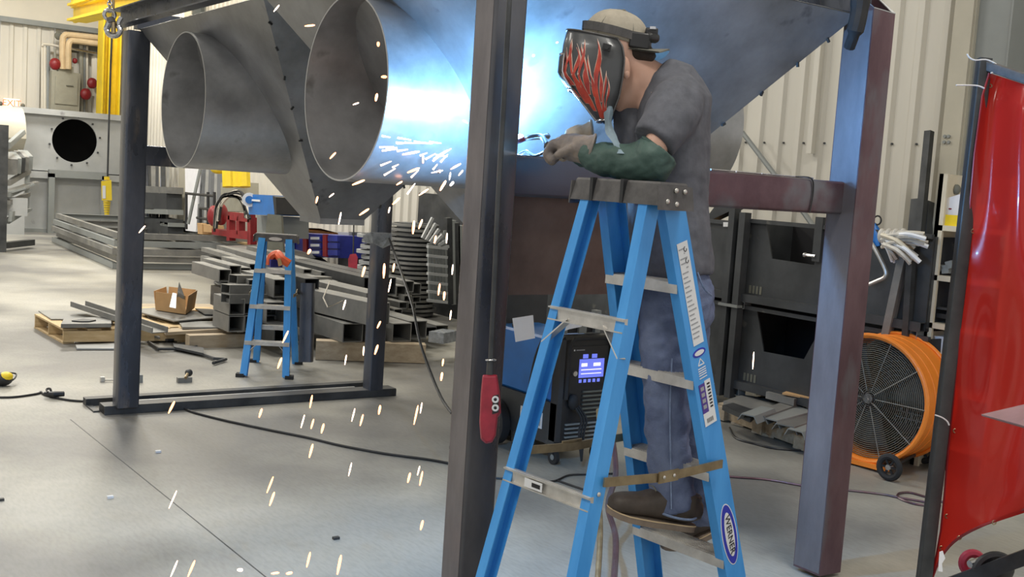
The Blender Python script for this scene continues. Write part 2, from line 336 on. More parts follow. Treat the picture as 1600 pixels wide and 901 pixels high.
def rib_profile(L, pitch, off=0.0, depth=.03):
    pts = []; y = 0
    while y < L-1e-6:
        pts += [(y, 0), (y+pitch*.58, 0), (y+pitch*.68, depth), (y+pitch*.90, depth)]
        y += pitch
    pts.append((L, 0)); return pts
wr = thing('wall_right', 'cream ribbed metal wall behind the black bins', None, (WX, 0, 0), kind='structure')
for i in range(32):
    y0 = .3+i*.865; pr_ = rib_profile(.86, .215)
    m = MB(); n = len(pr_)
    vs = [(WX-b, y0+a, 0) for a, b in pr_]+[(WX-b, y0+a, WH) for a, b in pr_]
    vs += [(WX+.05, y0, 0), (WX+.05, y0+.86, 0), (WX+.05, y0, WH), (WX+.05, y0+.86, WH)]
    m.add(vs, [(k, k+1, n+k+1, n+k) for k in range(n-1)]+[(2*n, 2*n+1, 2*n+3, 2*n+2)])
    m.build('wall_panel', 'wall', wr, smooth=False)
sc = MB()
for i in range(60):
    y0 = 3.4+i*.215; p = V((WX, y0+.05, 2.16+.03)); sc.cyl(p+V((-.003, 0, 0)), p+V((-.014, 0, 0)), .009, n=6)
sc.build('wall_screw', 'tubedark', wr)['kind'] = 'stuff'
wb = thing('wall_back', 'cream end wall, ribbed below and smooth above', None, (0, WY, 0), kind='structure')
for i in range(16):
    x0 = 7.2-(i+1)*1.2; pr_ = rib_profile(1.195, .3, depth=.035); m = MB(); n = len(pr_)
    vs = [(x0+a, WY-b, 0) for a, b in pr_]+[(x0+a, WY-b, 4.7) for a, b in pr_]
    m.add(vs, [(k, k+1, n+k+1, n+k) for k in range(n-1)]); m.build('wall_panel', 'wall', wb, smooth=False)
for i in range(5): MB().box(WX-(i+1)*4+.01, WX-i*4-.01, WY-.12, WY+.2, 4.72, WH).build('liner_panel', 'liner', wb, smooth=False)
tag(MB().box(-12, WX, WY-.17, WY-.05, 4.66, 4.78).build('trim_2', 'greycol', smooth=False), kind='structure')
# building columns on the right wall
def wall_column(y0, x_face, w, label):
    t = thing('building_column', label, 'column', (WX-.2, y0, 0))
    MB().box(x_face, x_face+.02, y0, y0+w, 0, WH).build('flange', 'beige', t, smooth=False)
    MB().box(x_face+.02, WX-.04, y0+w*.5-.008, y0+w*.5+.008, 0, WH).build('web', 'greycol', t, smooth=False)
    MB().box(WX-.05, WX-.032, y0, y0+w, 0, WH).build('flange', 'greycol', t, smooth=False)
    return t
t = thing('building_column', 'wide cream and grey steel building column behind the cream shelf unit', 'column', (6.9, 4.3, 0))
cA = atx(1471, 215, 6.85).y; cB = atx(1500, 215, 6.85).y; cC = atx(1556, 215, 6.85).y
MB().box(6.85, 6.87, cB, cA, 0, WH).build('flange', 'beige', t, smooth=False)
MB().box(6.87, WX-.04, cB-.012, cB, 0, WH).build('web', 'beige', t, smooth=False)
MB().box(6.9, 6.915, cC, cB-.012, 0, WH).build('web', 'greycol', t, smooth=False)
MB().box(6.87, WX-.04, cC-.012, cC, 0, WH).build('flange', 'greycol', t, smooth=False)
bl = MB()
for (x, y) in ((1477, 213), (1476, 222), (1463+20, 213), (1483, 222)):
    p = atx(x, y, 6.85); bl.cyl(p, p-V((.012, 0, 0)), .012, n=8)
bl.build('bolt', 'greycol', t)
wall_column(atx(290, 385, 6.95).y, 6.9, .42, 'grey steel building column beside the white panel in the far background')
# diagonal rod brace in front of the right wall
tag(MB().tube([atx(1160, 207, 7.05), atx(1258, 335, 7.05), atx(1290, 380, 7.05)], .022, 8).build('wall_brace', 'greycol'), 'thin slanting grey rod brace in front of the ribbed wall', 'brace')
tag(MB().box(7.12, 7.17, atx(1279, 150, 7.15).y, atx(1271, 150, 7.15).y, 2.1, 3.4).build('conduit_strip', 'wall', smooth=False), 'narrow cream conduit strip with a bolt low on the ribbed wall', 'conduit')

# ================================================================== BIG STEEL FRAME
ZT = 2.53; BZ0, BZ1 = 1.655, 1.80
Lc = V((1.976, 7.154, 0)); Fc = atd(757, 298, 3.66); Rc = atd(1340, 280, 4.70); Mc = V((3.85, 7.18, 0))
X0, Y0 = Fc.x, Fc.y; X1 = Rc.x; YN = Rc.y
sL, sF, sR, sM = .14, .132, .15, .12
fr = thing('steel_support_frame', 'big dark steel support frame of square columns and rails carrying the two hoppers', 'frame', (3.0, 5.2, 0))
def column(x, y, s, z0, z1, m, nm='column'):
    return MB().htube((x+s/2, y+s/2, z0), (x+s/2, y+s/2, z1), s, s, .006, up=V((0, 1, 0)), rc=.012).build(nm, m, fr)
c = column(Lc.x, Lc.y, sL, .05, ZT-.02, 'post'); c['label'] = 'blue-black column at the left, standing on the floor channel'
c = column(Mc.x, Mc.y, sM, .05, ZT, 'post'); c['label'] = 'dark column in the middle background with clear wrap near its top'
c = column(Fc.x, Fc.y, sF, 0.02, ZT+.05, 'rustpost'); c['label'] = 'nearest column, scuffed brown-grey steel, running the full height of the photo'
# right column: top cut slanting so that the open end shows
m = MB(); x, y, s = Rc.x, Rc.y, sR
def rl(s_, inset, zf, zb, zz=None):
    return [V((x+inset, y+inset, zf)), V((x+s_-inset, y+inset, zf-.005)), V((x+s_-inset, y+s_-inset, zb)), V((x+inset, y+s_-inset, zb))]
m.loft([rl(s, 0, .02, .02), rl(s, 0, 2.55, 2.66), rl(s, .006, 2.55, 2.66), rl(s, .006, .02, .02)], False, True)
o = m.build('column', 'maroon', fr, smooth=False); o['label'] = 'right column, purplish steel, open slanted top end'
MB().loft([rl(s, -.001, 2.549, 2.659), rl(s, -.001, 2.553, 2.664), rl(s, .008, 2.553, 2.664), rl(s, .008, 2.549, 2.659)], False, True).build('cut_edge', 'cutedge', o, smooth=False)
# left face of that column is bluish scale
MB().box(x-.0015, x, y+.004, y+s-.004, .03, 2.54).build('bare_face', 'lav', fr, smooth=False)
MB().box(Fc.x-.0015, Fc.x+.0005, Fc.y+.013, Fc.y+sF-.013, .03, ZT).build('bare_face', GLOW_FOOT, fr, smooth=False)
# cross rail F-R at working height
o = MB().htube((X0+sF-.01, Y0+.078, (BZ0+BZ1)/2), (X1+.01, Y0+.078, (BZ0+BZ1)/2), .145, .145, .006, rc=.012).build('cross_rail', RAIL, fr); o['label'] = 'horizontal square rail at working height, purple-brown towards the right'
o = MB().htube((2.10, 7.22, 1.72), (Mc.x, 7.25, 1.72), .13, .13, .006, rc=.01).build('cross_rail', 'post', fr)
# top rails: channels round the hoppers
MB().chan((Lc.x-.01, Lc.y+.14, ZT+.05), (X0-.01, Y0, ZT+.05), .11, .075, .008, up=V((-1, 0, 0)), flip=1).build('top_rail', 'post', fr, smooth=False)
MB().box(X0, X1, Y0+.01, Y0+.03, ZT-.0, ZT+.11).build('top_rail', 'post', fr, smooth=False)
MB().box(X0, X1, 7.20, 7.28, ZT-.0, ZT+.11).build('top_rail', 'post', fr, smooth=False)
MB().box(X1-.02, X1+.06, Y0, 7.25, ZT-.0, ZT+.11).build('top_rail', 'post', fr, smooth=False)
# base channel
MB().chan((1.905, 7.27, .052), (4.085, 7.25, .052), .145, -.05, .006, flip=1).build('base_channel', 'tubedark', fr, smooth=False)
MB().bar((1.905, 7.205, .01), (4.085, 7.205, .01), .008, .02).build('base_lip', 'tubedark', fr, smooth=False)
MB().box(1.86, 4.0, 7.50, 7.58, 0, .05).build('base_channel', 'tubedark', fr, smooth=False)
MB().box(1.86, 1.90, 7.30, 7.5, 0.0, .01).build('base_strap', 'tubedark', fr, smooth=False)
MB().bar((2.12, 7.33, .057), (3.8, 7.33, .057), .02, .006).build('bright_edge', 'cutedge', fr, smooth=False)

# hoppers with duct stubs -----------------------------------------------------
YM = 5.13
def hopper(y0, y1, lab):
    t = thing('hopper', lab, 'hopper', ((X0+X1)/2, (y0+y1)/2, 1.4), 'duct hoppers in the steel frame')
    cx, cy = (X0+X1)/2-.02, (y0+y1)/2; h = .15; zb = 1.41; zt = ZT-.005
    T = [V((X0+.01, y0, zt)), V((X1, y0, zt)), V((X1, y1, zt)), V((X0+.01, y1, zt))]
    B = [V((cx-h, cy-h, zb)), V((cx+h, cy-h, zb)), V((cx+h, cy+h, zb)), V((cx-h, cy+h, zb))]
    ctr = V((cx, cy, 2.2))
    for k in range(4):
        q = [T[k], T[(k+1) % 4], B[(k+1) % 4], B[k]]; n = (q[1]-q[0]).cross(q[3]-q[0]).normalized()
        if n.dot(ctr-q[0]) < 0: n = -n
        # plate with the duct opening left solid behind the stub (subdivided grid for soft shading)
        MB().sheet(q, .005, n).build('side_plate', 'sheet', t, smooth=False)
    MB().htube((cx, cy, zb), (cx, cy, zb-.035), 2*h, 2*h, .005, up=V((0, 1, 0))).build('outlet_neck', 'sheet', t, smooth=False)
    # duct stubs: cylinder cut to meet the sloping plate
    for sgn, xo in ((-1, X0-.02), (1, X1+.06)):
        cyc = cy+ (0.03); zc = 2.045; R = .385; n = 72; outer0 = []; outer1 = []; inn0 = []; inn1 = []
        for i in range(n):
            a = 2*pi*i/n; yy = cyc+R*cos(a); zz = zc+R*sin(a)
            tt = (zt-zz)/(zt-zb)
            tt = max(0.0, tt)
            xe = (T[0].x+(B[0].x-T[0].x)*tt) if sgn < 0 else (T[1].x+(B[1].x-T[1].x)*tt)
            # the side neighbours (-y/+y plates) also cut it
            for yc, yb in ((y0, cy-h), (y1, cy+h)):
                ty = (yy-yc)/(yb-yc)
                if tt > ty: pass
            xe += -sgn*.012
            outer0.append(V((xo, yy, zz))); outer1.append(V((xe, yy, zz)))
            f = (R-.005)/R; inn0.append(V((xo, cyc+(yy-cyc)*f, zc+(zz-zc)*f))); inn1.append(V((xe, cyc+(yy-cyc)*f, zc+(zz-zc)*f)))
        mid = [[p.lerp(q, s_) for p, q in zip(outer0, outer1)] for s_ in (0, .33, .66, 1)]
        mm = MB().loft([inn1, inn0]+mid, False, False)
        d = mm.build('duct_stub', 'duct', t, angle=50)
        if sgn < 0:
            MB().loft([[V((xo-.002, cyc+r*cos(2*pi*i/n), zc+r*sin(2*pi*i/n))) for i in range(n)] for r in (R+.001, R-.006)], False, False).build('rolled_rim', 'cutedge', d)
            for k in (5, 9, 14, 20, 66, 60, 54):   # tack welds along the seam
                p = outer1[k % n]; MB().ell(p+V((.012, 0, 0)), (.008, .008, .008), nu=8, nv=6).build('tack_weld', 'chrome', d)
    for k, (p, q) in enumerate(((T[0], B[0]), (T[1], B[1]))):
        for s_ in (.1, .2, .32, .45, .6, .8, .92):
            pp = p.lerp(q, s_); MB().obox(pp+V((0, -.006, 0)), (.022, .010, .010), Matrix.Rotation(.4*k+s_*5, 3, 'Y')).build('tack_tab', 'tubedark', t, smooth=False)
    return t
hopper(YM, 7.19, 'farther of the two tapered steel hoppers, round duct stub pointing left')
hopper(Y0+.02, YM-.01, 'nearer of the two tapered steel hoppers, blue-lit by the welding arc')
# marks scribbled on the near hopper face: soot smudges (real stains) are left to the material
# brown plate hanging below the rail
tag(MB().box(X0+sF+.02, atd(975, 400, 4.1).x, Y0+.07, Y0+.078, 1.30, 1.654).build('hanging_plate', 'brown', smooth=False), 'dark brown scaled steel plate hanging below the rail, behind the tall ladder', 'plate')
# thick strap end wrapped round the right column head
p0 = atd(1345, -20, 4.5); st = catmull([p0, atd(1343, 15, 4.5), atd(1336, 48, 4.5), atd(1327, 74, 4.55)], 5)
tag(MB().tube(st, [.040]*5+[.036]*6+[.024]*5, 10).build('lifting_sling', 'rubber'), 'thick dark fabric sling end over the head of the right column', 'sling')
tag(MB().sheet([atd(567, 368, 7.95), atd(580, 362, 7.9), atd(612, 364, 7.95), atd(611, 380, 7.95), atd(598, 386, 7.9), atd(583, 378, 7.9), atd(570, 377, 7.95)], -.01).build('clear_wrap', 'plastic_wrap', smooth=False), 'clear shiny wrap taped round the middle background column', 'wrap')
# rods lying on the rail at the right
rr = [((1110, 270), (1195, 275)), ((1150, 271), (1270, 279)), ((1190, 274), (1240, 275))]
for (a, b) in rr:
    p = atz(*a, BZ1+.006); q = atz(*b, BZ1+.006); p = aty(*a, Y0+.03); q = aty(*b, Y0+.05); p.z = q.z = BZ1+.005
    tag(MB().tube([p, q], .004, 6).build('welding_rod', 'chrome'), ['short thin rod on the rail beside the welder', 'longest thin rod on the rail, reaching towards the right column', 'short rod lying over the longest one on the rail'][rr.index((a, b))], 'rod', 'welding rods on the rail')
tag(MB().tube(catmull([V((3.66, Y0+.05, BZ1+.006)), V((3.72, Y0+.004, BZ1+.004)), V((3.74, Y0+.001, BZ1-.05)), V((3.73, Y0+.001, BZ0+.0))], 5), .003, 6).build('thin_wire', 'black'), 'thin dark wire hanging over the purple-brown rail', 'wire')

# ================================================================== LADDERS
def ladder(name, label, HL, nsteps, Lc_, Wb, Sr, Sf, Dc, webF, webR, loc, rz, stickers=False, braces=(.26, .42), spz=.47, stepd=.085, k=1.0, fl=.034):
    t = thing(name, label, 'ladder')
    def P(front, near, z, dx=0, dy=0):
        tt = 1-z/HL
        y = (Lc_/2+(Wb-Lc_)/2*tt)*(-1 if near else 1)
        x = (Dc/2+(Sf-Dc/2)*tt) if front else -(Dc/2+(Sr-Dc/2)*tt)
        return V((x+dx, y+dy*(1 if near else -1), z))
    for front in (0, 1):
        for near in (0, 1):
            top = P(front, near, HL-.045*k); bot = P(front, near, .012)
            web = webF if front else webR; d = bot-top
            # channel: web faces outward, flanges point inwards
            outy = -1 if near else 1
            up = V((0, -outy, 0))
            m = MB(); m.chan(top, bot, web, fl, .0035*k, up=up, flip=1)
            r = m.build('rail', 'blue', t, smooth=False)
            MB().bar(bot+V((0, 0, .018*k)), bot+V((0, 0, -.012)), web+.008*k, fl+.01*k, up=up).build('rubber_foot', 'rubber', r, smooth=False)
            if stickers and front and near: rail_d = r
            rv = MB()
            for z in ([HL*.05, HL*.18] if front else [HL*.18, HL*.5]):
                p = P(front, near, z); rv.ell(p+V((0, outy*.003, 0)), (.007*k, .004*k, .007*k), nu=8, nv=6)
            rv.build('rivet', 'alu', r)
    ztops = [HL-(i+1)*HL/(nsteps+1)*1.0 for i in range(nsteps)]
    for z in ztops:
        a = P(1, 1, z, dy=.002); b = P(1, 0, z, dy=.002); ax = V((stepd/2, 0, 0))
        m = MB(); m.bar((a+b)/2+(a-b)/2-V((0, 0, .004)), b-V((0, 0, .004)), stepd, .005)
        m.bar(a+ax-V((0, 0, .016)), b+ax-V((0, 0, .016)), .004, .032*k); m.bar(a-ax-V((0, 0, .016)), b-ax-V((0, 0, .016)), .004, .032*k)
        for q in range(-3, 4): m.bar(a+V((q*stepd/8, 0, .000)), b+V((q*stepd/8, 0, .000)), .003, .003)
        s = m.build('step', 'alu', t, smooth=False)
    # gusset braces under the lowest step
    z = ztops[-1]
    for near in (0, 1):
        a = P(1, near, z*.25); b = P(1, near, z-.02, dy=.11*k)
        pts = catmull([a, (a+b)/2+V((0, (.035 if near else -.035)*-k, .0)), b], 5); g = MB()
        for i in range(len(pts)-1): g.bar(pts[i], pts[i+1], .03*k, .004, up=V((0, 1, 0)))
        g.build('gusset', 'alu', t, smooth=False)
    # rear horizontal braces with small diagonals
    for i, f in enumerate(braces):
        z = HL*(1-f) if i == 0 else HL*(1-f)
        a = P(0, 1, z, dx=-.018*k); b = P(0, 0, z, dx=-.018*k); m = MB()
        m.bar(a, b, .012*k, .042*k); m.bar(a+V((-.008*k, 0, .018*k)), b+V((-.008*k, 0, .018*k)), .012*k, .004); m.bar(a+V((-.008*k, 0, -.018*k)), b+V((-.008*k, 0, -.018*k)), .012*k, .004)
        br = m.build('rear_brace', 'alu', t, smooth=False)
        if i < 2 and k > .9:
            for near in ((0, 1) if i == 0 else ()):
                p = P(0, near, z-.09, dx=-.012); q = P(0, near, z-.01, dy=.08, dx=-.012); MB().bar(p, q, .004, .03, up=V((1, 0, 0))).build('corner_strut', 'alu', br, smooth=False)
            if i == 1 and stickers:
                mid = a.lerp(b, .62)+V((-.0155, 0, 0)); yy = (a-b).normalized()
                MB().obox(mid, (.001, .075, .026)).build('small_sticker', 'sticker', br, smooth=False)
                MB().obox(mid+V((-.001, -.012, 0)), (.001, .035, .012)).build('sticker_print', 'ink', br, smooth=False)
    # spreaders
    for near in (0, 1):
        out = -1 if near else 1
        a = P(0, near, HL*(1-spz)); b = P(1, near, HL*(1-spz)-.01); a.y += out*.012*k; b.y += out*.018*k
        mid = (a+b)/2+V((0, out*.004, -.012*k)); m = MB()
        sp = MB().bar(a, mid, .006*k, .026*k).build('spreader', 'brass', t, smooth=False)
        MB().bar(mid, b, .006*k, .026*k).build('spreader', 'brass', t, smooth=False)
        hb = MB().obox(mid+V((0, out*.006, .004)), (.085*k, .005, .034*k)).build('hinge_plate', 'brass', sp, smooth=False)
        rv = MB()
        for dx in (-.022, .022): rv.ell(mid+V((dx*k, out*.010, .004)), (.006*k, .003, .006*k), nu=8, nv=6)
        rv.build('hinge_rivet', 'alu', sp)
    # top cap: tray with end faces
    cl = Lc_/2+.036*k; cw = .060*k; zt = HL; zb = HL-.066*k
    m = MB()
    def ringc(x, y, z): return [V((-x, -y, z)), V((x, -y, z)), V((x, y, z)), V((-x, y, z))]
    m.loft([ringc(cw*1.22, cl+.008*k, zb), ringc(cw, cl, zt-.006*k), ringc(cw*.93, cl*.98, zt)], True)
    cp = m.build('top_cap', 'capgrey', t, smooth=False)
    for e in (-1, 1):
        MB().sheet([V((-cw*1.24, e*(cl+.002*k), zt-.01*k)), V((cw*1.24, e*(cl+.002*k), zt-.01*k)), V((cw*1.32, e*(cl+.010*k), zb-.012*k)), V((-cw*1.22, e*(cl+.010*k), zb-.012*k))], .005, (0, e, 0)).build('end_plate', 'capgrey', cp, smooth=False)
    g = MB()
    for yy in (-.22, .52): g.box(-cw*1.26, -cw*.96, cl*yy-.006*k, cl*yy+.006*k, zb-.001, zt+.002)
    g.build('cap_rib', 'black', cp, smooth=False)
    bo = MB()
    for (dx, dz) in ((-.036, .018), (-.002, .050), (.036, .048), (.004, .012)):
        bo.ell(V((dx*k, -cl-.013*k, zb+(dz-.006)*k)), (.0075*k, .005*k, .0075*k), nu=10, nv=6)
    bo.build('cap_bolt', 'alu', cp)
    if not stickers:
        MB().sheet([V((cw*1.16, .055*cos(a), zt-.040+.015*sin(a))) for a in [q*pi/10 for q in range(20)]], .006, (1, 0, 0)).build('cap_badge', 'alu', cp, smooth=False)
    if stickers:
        # web plane of the near front rail
        top = P(1, 1, HL-.045); bot = P(1, 1, .012); d = (bot-top).normalized(); up = V((0, 1, 0)); D, S, U = basis_from(bot-top, up)
        Ls = (bot-top).length
        def W(s_, w_, out=.0008): return top+d*(s_*Ls)+S*w_-U*out
        sgn = 1 if S.x > 0 else -1
        def patch(nm, s0, s1, w0, w1, mt, out=.0008, par=rail_d):
            return MB().sheet([W(s0, w0, out), W(s1, w0, out), W(s1, w1, out), W(s0, w1, out)], .0006).build(nm, mt, par, smooth=False)
        wv = webF/2
        patch('warning_sticker', .075, .255, -wv*.45*sgn, wv*.62*sgn, 'sticker')
        pr2 = MB()
        for i in range(20):
            s0 = .085+i*.0082; a0 = -wv*.36; a1 = wv*random.uniform(.1, .5)
            if i in (1, 4): a0 = wv*.1
            pr2.sheet([W(s0, a0*sgn, .0018), W(s0+.0022, a0*sgn, .0018), W(s0+.0022, a1*sgn, .0018), W(s0, a1*sgn, .0018)], .0003)
        pr2.build('sticker_print', 'grayink', rail_d, smooth=False)
        for s0 in (.088, .108):
            MB().tube([W(s0, (wv*.28+.006*cos(a))*sgn, .002)+d*(.007*sin(a)) for a in [q*pi/6 for q in range(10)]], .0012, 5).build('sticker_mark', 'ink', rail_d)
        # small print block: oval, triangle emblem, lines
        MB().sheet([W(.270+.0075*sin(a), wv*.68*cos(a)*sgn) for a in [q*pi/8 for q in range(16)]], .0006).build('sticker_oval', 'logoblue', rail_d, smooth=False)
        MB().sheet([W(.270+.0045*sin(a), wv*.5*cos(a)*sgn, .0016) for a in [q*pi/8 for q in range(16)]], .0004).build('oval_centre', 'sticker', rail_d, smooth=False)
        tri = MB(); pts3 = [W(.281, 0), W(.292, -wv*.3*sgn), W(.292, wv*.3*sgn)]
        for i in range(3): tri.bar(pts3[i], pts3[(i+1) % 3], .0015, .003)
        for s0 in (.297, .301, .305, .309, .314): tri.sheet([W(s0, -wv*.4*sgn), W(s0+.0018, -wv*.4*sgn), W(s0+.0018, wv*.4*sgn), W(s0, wv*.4*sgn)], .0004)
        tri.build('rail_print', 'sticker', rail_d, smooth=False)
        patch('purple_label', .325, .378, -wv*.62*sgn, 0, 'purple'); patch('price_sticker', .322, .402, 0.0, wv*.62*sgn, 'sticker', .0009); patch('price_sticker', .378, .402, -wv*.62*sgn, 0, 'sticker', .0009)
        bc = MB()
        for i in range(7): bc.sheet([W(.389, (-wv*.35+i*wv*.1)*sgn, .0018), W(.397, (-wv*.35+i*wv*.1)*sgn, .0018), W(.397, (-wv*.31+i*wv*.1)*sgn, .0018), W(.389, (-wv*.31+i*wv*.1)*sgn, .0018)], .0003)
        bc.build('barcode', 'ink', rail_d, smooth=False); bc = MB()
        for i in range(8): bc.sheet([W(.328+i*.006, wv*.2*sgn, .0018), W(.331+i*.006, wv*.2*sgn, .0018), W(.331+i*.006, wv*.5*sgn, .0018), W(.328+i*.006, wv*.5*sgn, .0018)], .0003)
        bc.build('price_print', 'ink', rail_d, smooth=False)
        lw = MB()
        for i in range(4): lw.sheet([W(.330+i*.011, -wv*.5*sgn, .0018), W(.337+i*.011, -wv*.5*sgn, .0018), W(.337+i*.011, -wv*.15*sgn, .0018), W(.330+i*.011, -wv*.15*sgn, .0018)], .0003)
        lw.build('label_print', 'grayink', rail_d, smooth=False)
        # oval maker's mark with lettering reading down the rail
        sc_ = .617; hl = .060
        def oval(rs, rw, mt, out, nm): return MB().sheet([W(sc_+hl*rs*sin(a), wv*rw*cos(a)*sgn, out) for a in [q*pi/20 for q in range(40)]], .0005).build(nm, mt, rail_d, smooth=False)
        oval(1.0, .82, 'sticker', .0008, 'logo_rim'); oval(.965, .74, 'logoblue', .0014, 'logo_ring'); oval(.72, .47, 'sticker', .0020, 'logo_field')
        text('WERNER', .033, W(sc_, 0, .0030), d, -S if S.x < 0 else S, 'ink', rail_d, 'logo_lettering', .0004)
    t.location = loc; t.rotation_euler = (0, 0, rz)
    return t
bigL = ladder('step_ladder', 'tall blue fibreglass step ladder the welder stands on, grey top cap', 1.73, 5, .26, .451, .428, .576, .055, .088, .052, (2.11, 2.395, 0), .104, True, braces=(.235, .515), spz=.48)
fa, fb = atz(372, 588), atz(455, 592); ang = math.atan2((fb-fa).y, (fb-fa).x)   # front feet, left to right
wid = (fb-fa).length; nrm = V(((fb-fa).y, -(fb-fa).x, 0)).normalized()          # towards the camera
ctr2 = (fa+fb)/2-nrm*.36
smL = ladder('step_ladder', 'short blue step ladder standing by the steel pile in the background', 1.15, 3, .27, wid-.03, .33, .36, .06, .06, .045, (ctr2.x, ctr2.y, 0), math.atan2(nrm.y, nrm.x), False, braces=(.24, .72), spz=.42, k=.95, fl=.055)

# ================================================================== WELDER (person)
AZ = radians(42); UU = V((cos(AZ), -sin(AZ), 0)); WW = V((sin(AZ), cos(AZ), 0)); ZZ = V((0, 0, 1))
per = thing('person', 'welder in grey T-shirt, jeans, backwards cap and flame-painted helmet leaning over the ladder top', 'person', atd(1060, 830, 3.45))
def remesh(o, vox, smooth=4, disp=0, dsize=.05, seed=0):
    md = o.modifiers.new('skin', 'REMESH'); md.mode = 'VOXEL'; md.voxel_size = vox; md.use_smooth_shade = True
    if smooth: s_ = o.modifiers.new('soft', 'SMOOTH'); s_.iterations = smooth; s_.factor = .6
    if disp:
        tx = bpy.data.textures.new('folds', 'CLOUDS'); tx.noise_scale = dsize; tx.noise_depth = 2
        d = o.modifiers.new('folds', 'DISPLACE'); d.texture = tx; d.strength = disp; d.mid_level = .5; d.texture_coords = 'LOCAL'
    bpy.context.view_layer.update()
    me = bpy.data.meshes.new_from_object(o.evaluated_get(bpy.context.evaluated_depsgraph_get())); o.modifiers.clear(); o.data = me
    me.polygons.foreach_set('use_smooth', [True]*len(me.polygons)); return o
def limb(m, pts, n=16):
    # pts: (px, py, D, ru, rw) -> ellipse rings perpendicular to the path, ru in the image plane and rw in depth
    c = [atd(x, y, D) for x, y, D, _, _ in pts]; rings = []
    for i, p in enumerate(c):
        d = (c[min(i+1, len(c)-1)]-c[max(i-1, 0)]).normalized()
        a = d.cross(WW)
        if a.length < .2: a = d.cross(ZZ)
        a.normalize(); b = a.cross(d).normalized(); ru, rw = pts[i][3], pts[i][4]
        rings.append([p+a*ru*cos(2*pi*k/n)+b*rw*sin(2*pi*k/n) for k in range(n)])
    m.loft(rings); return m
DP = 3.44
# --- continuous body (skin): head, neck, trunk, arms, legs
b = MB()
b.ell(atd(968, 78, 3.42), (.098, .078, .112), Matrix.Rotation(0, 3, 'Z'))
b.ell(atd(955, 120, 3.42), (.075, .058, .085))
limb(b, [(990, 130, 3.42, .045, .05), (975, 160, 3.42, .05, .045), (962, 172, 3.42, .03, .03)])          # jaw
limb(b, [(985, 95, 3.42, .05, .055), (1005, 118, 3.42, .062, .06), (1035, 140, 3.43, .075, .075), (1055, 165, 3.44, .09, .12)])  # neck
limb(b, [(1050, 150, DP, .10, .15), (1048, 210, DP, .11, .17), (1044, 320, DP, .10, .145), (1048, 400, DP, .10, .14), (1050, 470, DP, .11, .15)])
limb(b, [(1050, 165, 3.34, .055, .055), (1035, 205, 3.22, .046, .046), (1015, 250, 3.20, .040, .042), (960, 248, 3.26, .036, .036), (918, 240, 3.32, .028, .03)])   # near arm
limb(b, [(1040, 165, 3.62, .055, .055), (1000, 215, 3.66, .046, .046), (960, 250, 3.66, .04, .04), (905, 236, 3.58, .028, .03)])  # far arm
limb(b, [(1052, 460, 3.38, .08, .075), (1045, 620, 3.40, .055, .055), (1050, 770, 3.42, .04, .04), (1048, 800, 3.42, .035, .035)])
limb(b, [(1058, 460, 3.54, .08, .075), (1070, 620, 3.55, .055, .055), (1106, 780, 3.56, .04, .04), (1115, 815, 3.56, .035, .035)])
# nose and brow (inside the helmet)
b.ell(atd(918, 108, 3.42), (.022, .012, .02)); b.ell(atd(925, 92, 3.42), (.02, .045, .012))
body = b.build('body', 'skin', per); remesh(body, .009, 5)
body['label'] = 'bare neck and jaw'
# ear
er = MB(); e0 = atd(977, 105, 3.345)
er.ell(e0, (.020, .009, .034), Matrix.Rotation(-.25, 3, 'Y')); er.ell(e0+V((.004, -.004, -.022)), (.012, .007, .014)); er.build('ear', 'skin', per)
ht = MB(); limb(ht, [(985, 78, 3.42, .058, .072), (1000, 85, 3.42, .05, .070), (1012, 92, 3.42, .034, .058), (1020, 97, 3.42, .022, .045)]); remesh(ht.build('hair', 'hair', per), .008, 3)
# --- cap worn backwards
c0 = atd(962, 60, 3.42); tilt = radians(12)
Rc_ = Matrix(((UU.x, WW.x, 0), (UU.y, WW.y, 0), (0, 0, 1))) @ Matrix.Rotation(tilt, 3, 'Y')
cm = MB(); rings = []
for j in range(10):
    t_ = j/9*pi/2; rings.append([c0+Rc_ @ V((.108*cos(t_)**.8*cos(2*pi*i/28), .088*cos(t_)**.8*sin(2*pi*i/28), -.01+.098*sin(t_))) for i in range(28)])
cm.loft(rings, False); cp = cm.build('cap_crown', 'cap', per, angle=60)
sol = cp.modifiers.new('th', 'SOLIDIFY'); sol.thickness = .003
for ang_ in (0, 60, 120):
    pts = [c0+Rc_ @ V((.1095*cos(t_)*cos(radians(ang_))*1.0, .0895*cos(t_)*sin(radians(ang_)), -.01+.0995*sin(t_))) for t_ in [pi*q/20 for q in range(21)]]
    MB().tube(pts, .0012, 4).build('cap_seam', 'bill', cp)
MB().ell(c0+Rc_ @ V((0, 0, .09)), (.008, .008, .004)).build('cap_button', 'bill', cp)
bl = MB(); n = 14; top = []; 
for i in range(n+1):
    a = radians(-72+144*i/n); top.append((a))
bc_ = atd(972, 80, 3.42); be = (UU*cos(radians(5))+ZZ*sin(radians(5)))
rr0 = [bc_+be*(.070*cos(a))+WW*(.082*sin(a)) for a in top]
rr1 = [bc_+be*(.074+(.076*cos(a)**.5 if cos(a) > 0 else 0))+WW*(.100*sin(a))-ZZ*(.020*abs(sin(a))**2) for a in top]
bl.v = rr0+rr1+[p-ZZ*.004 for p in rr0]+[p-ZZ*.004 for p in rr1]; k = n+1
bl.f = [(i, i+1, k+i+1, k+i) for i in range(n)]+[(2*k+i+1, 2*k+i, 3*k+i, 3*k+i+1) for i in range(n)]+[(k+i, k+i+1, 3*k+i+1, 3*k+i) for i in range(n)]+[(i+1, i, 2*k+i, 2*k+i+1) for i in range(n)]
bl.build('cap_bill', 'bill', per)
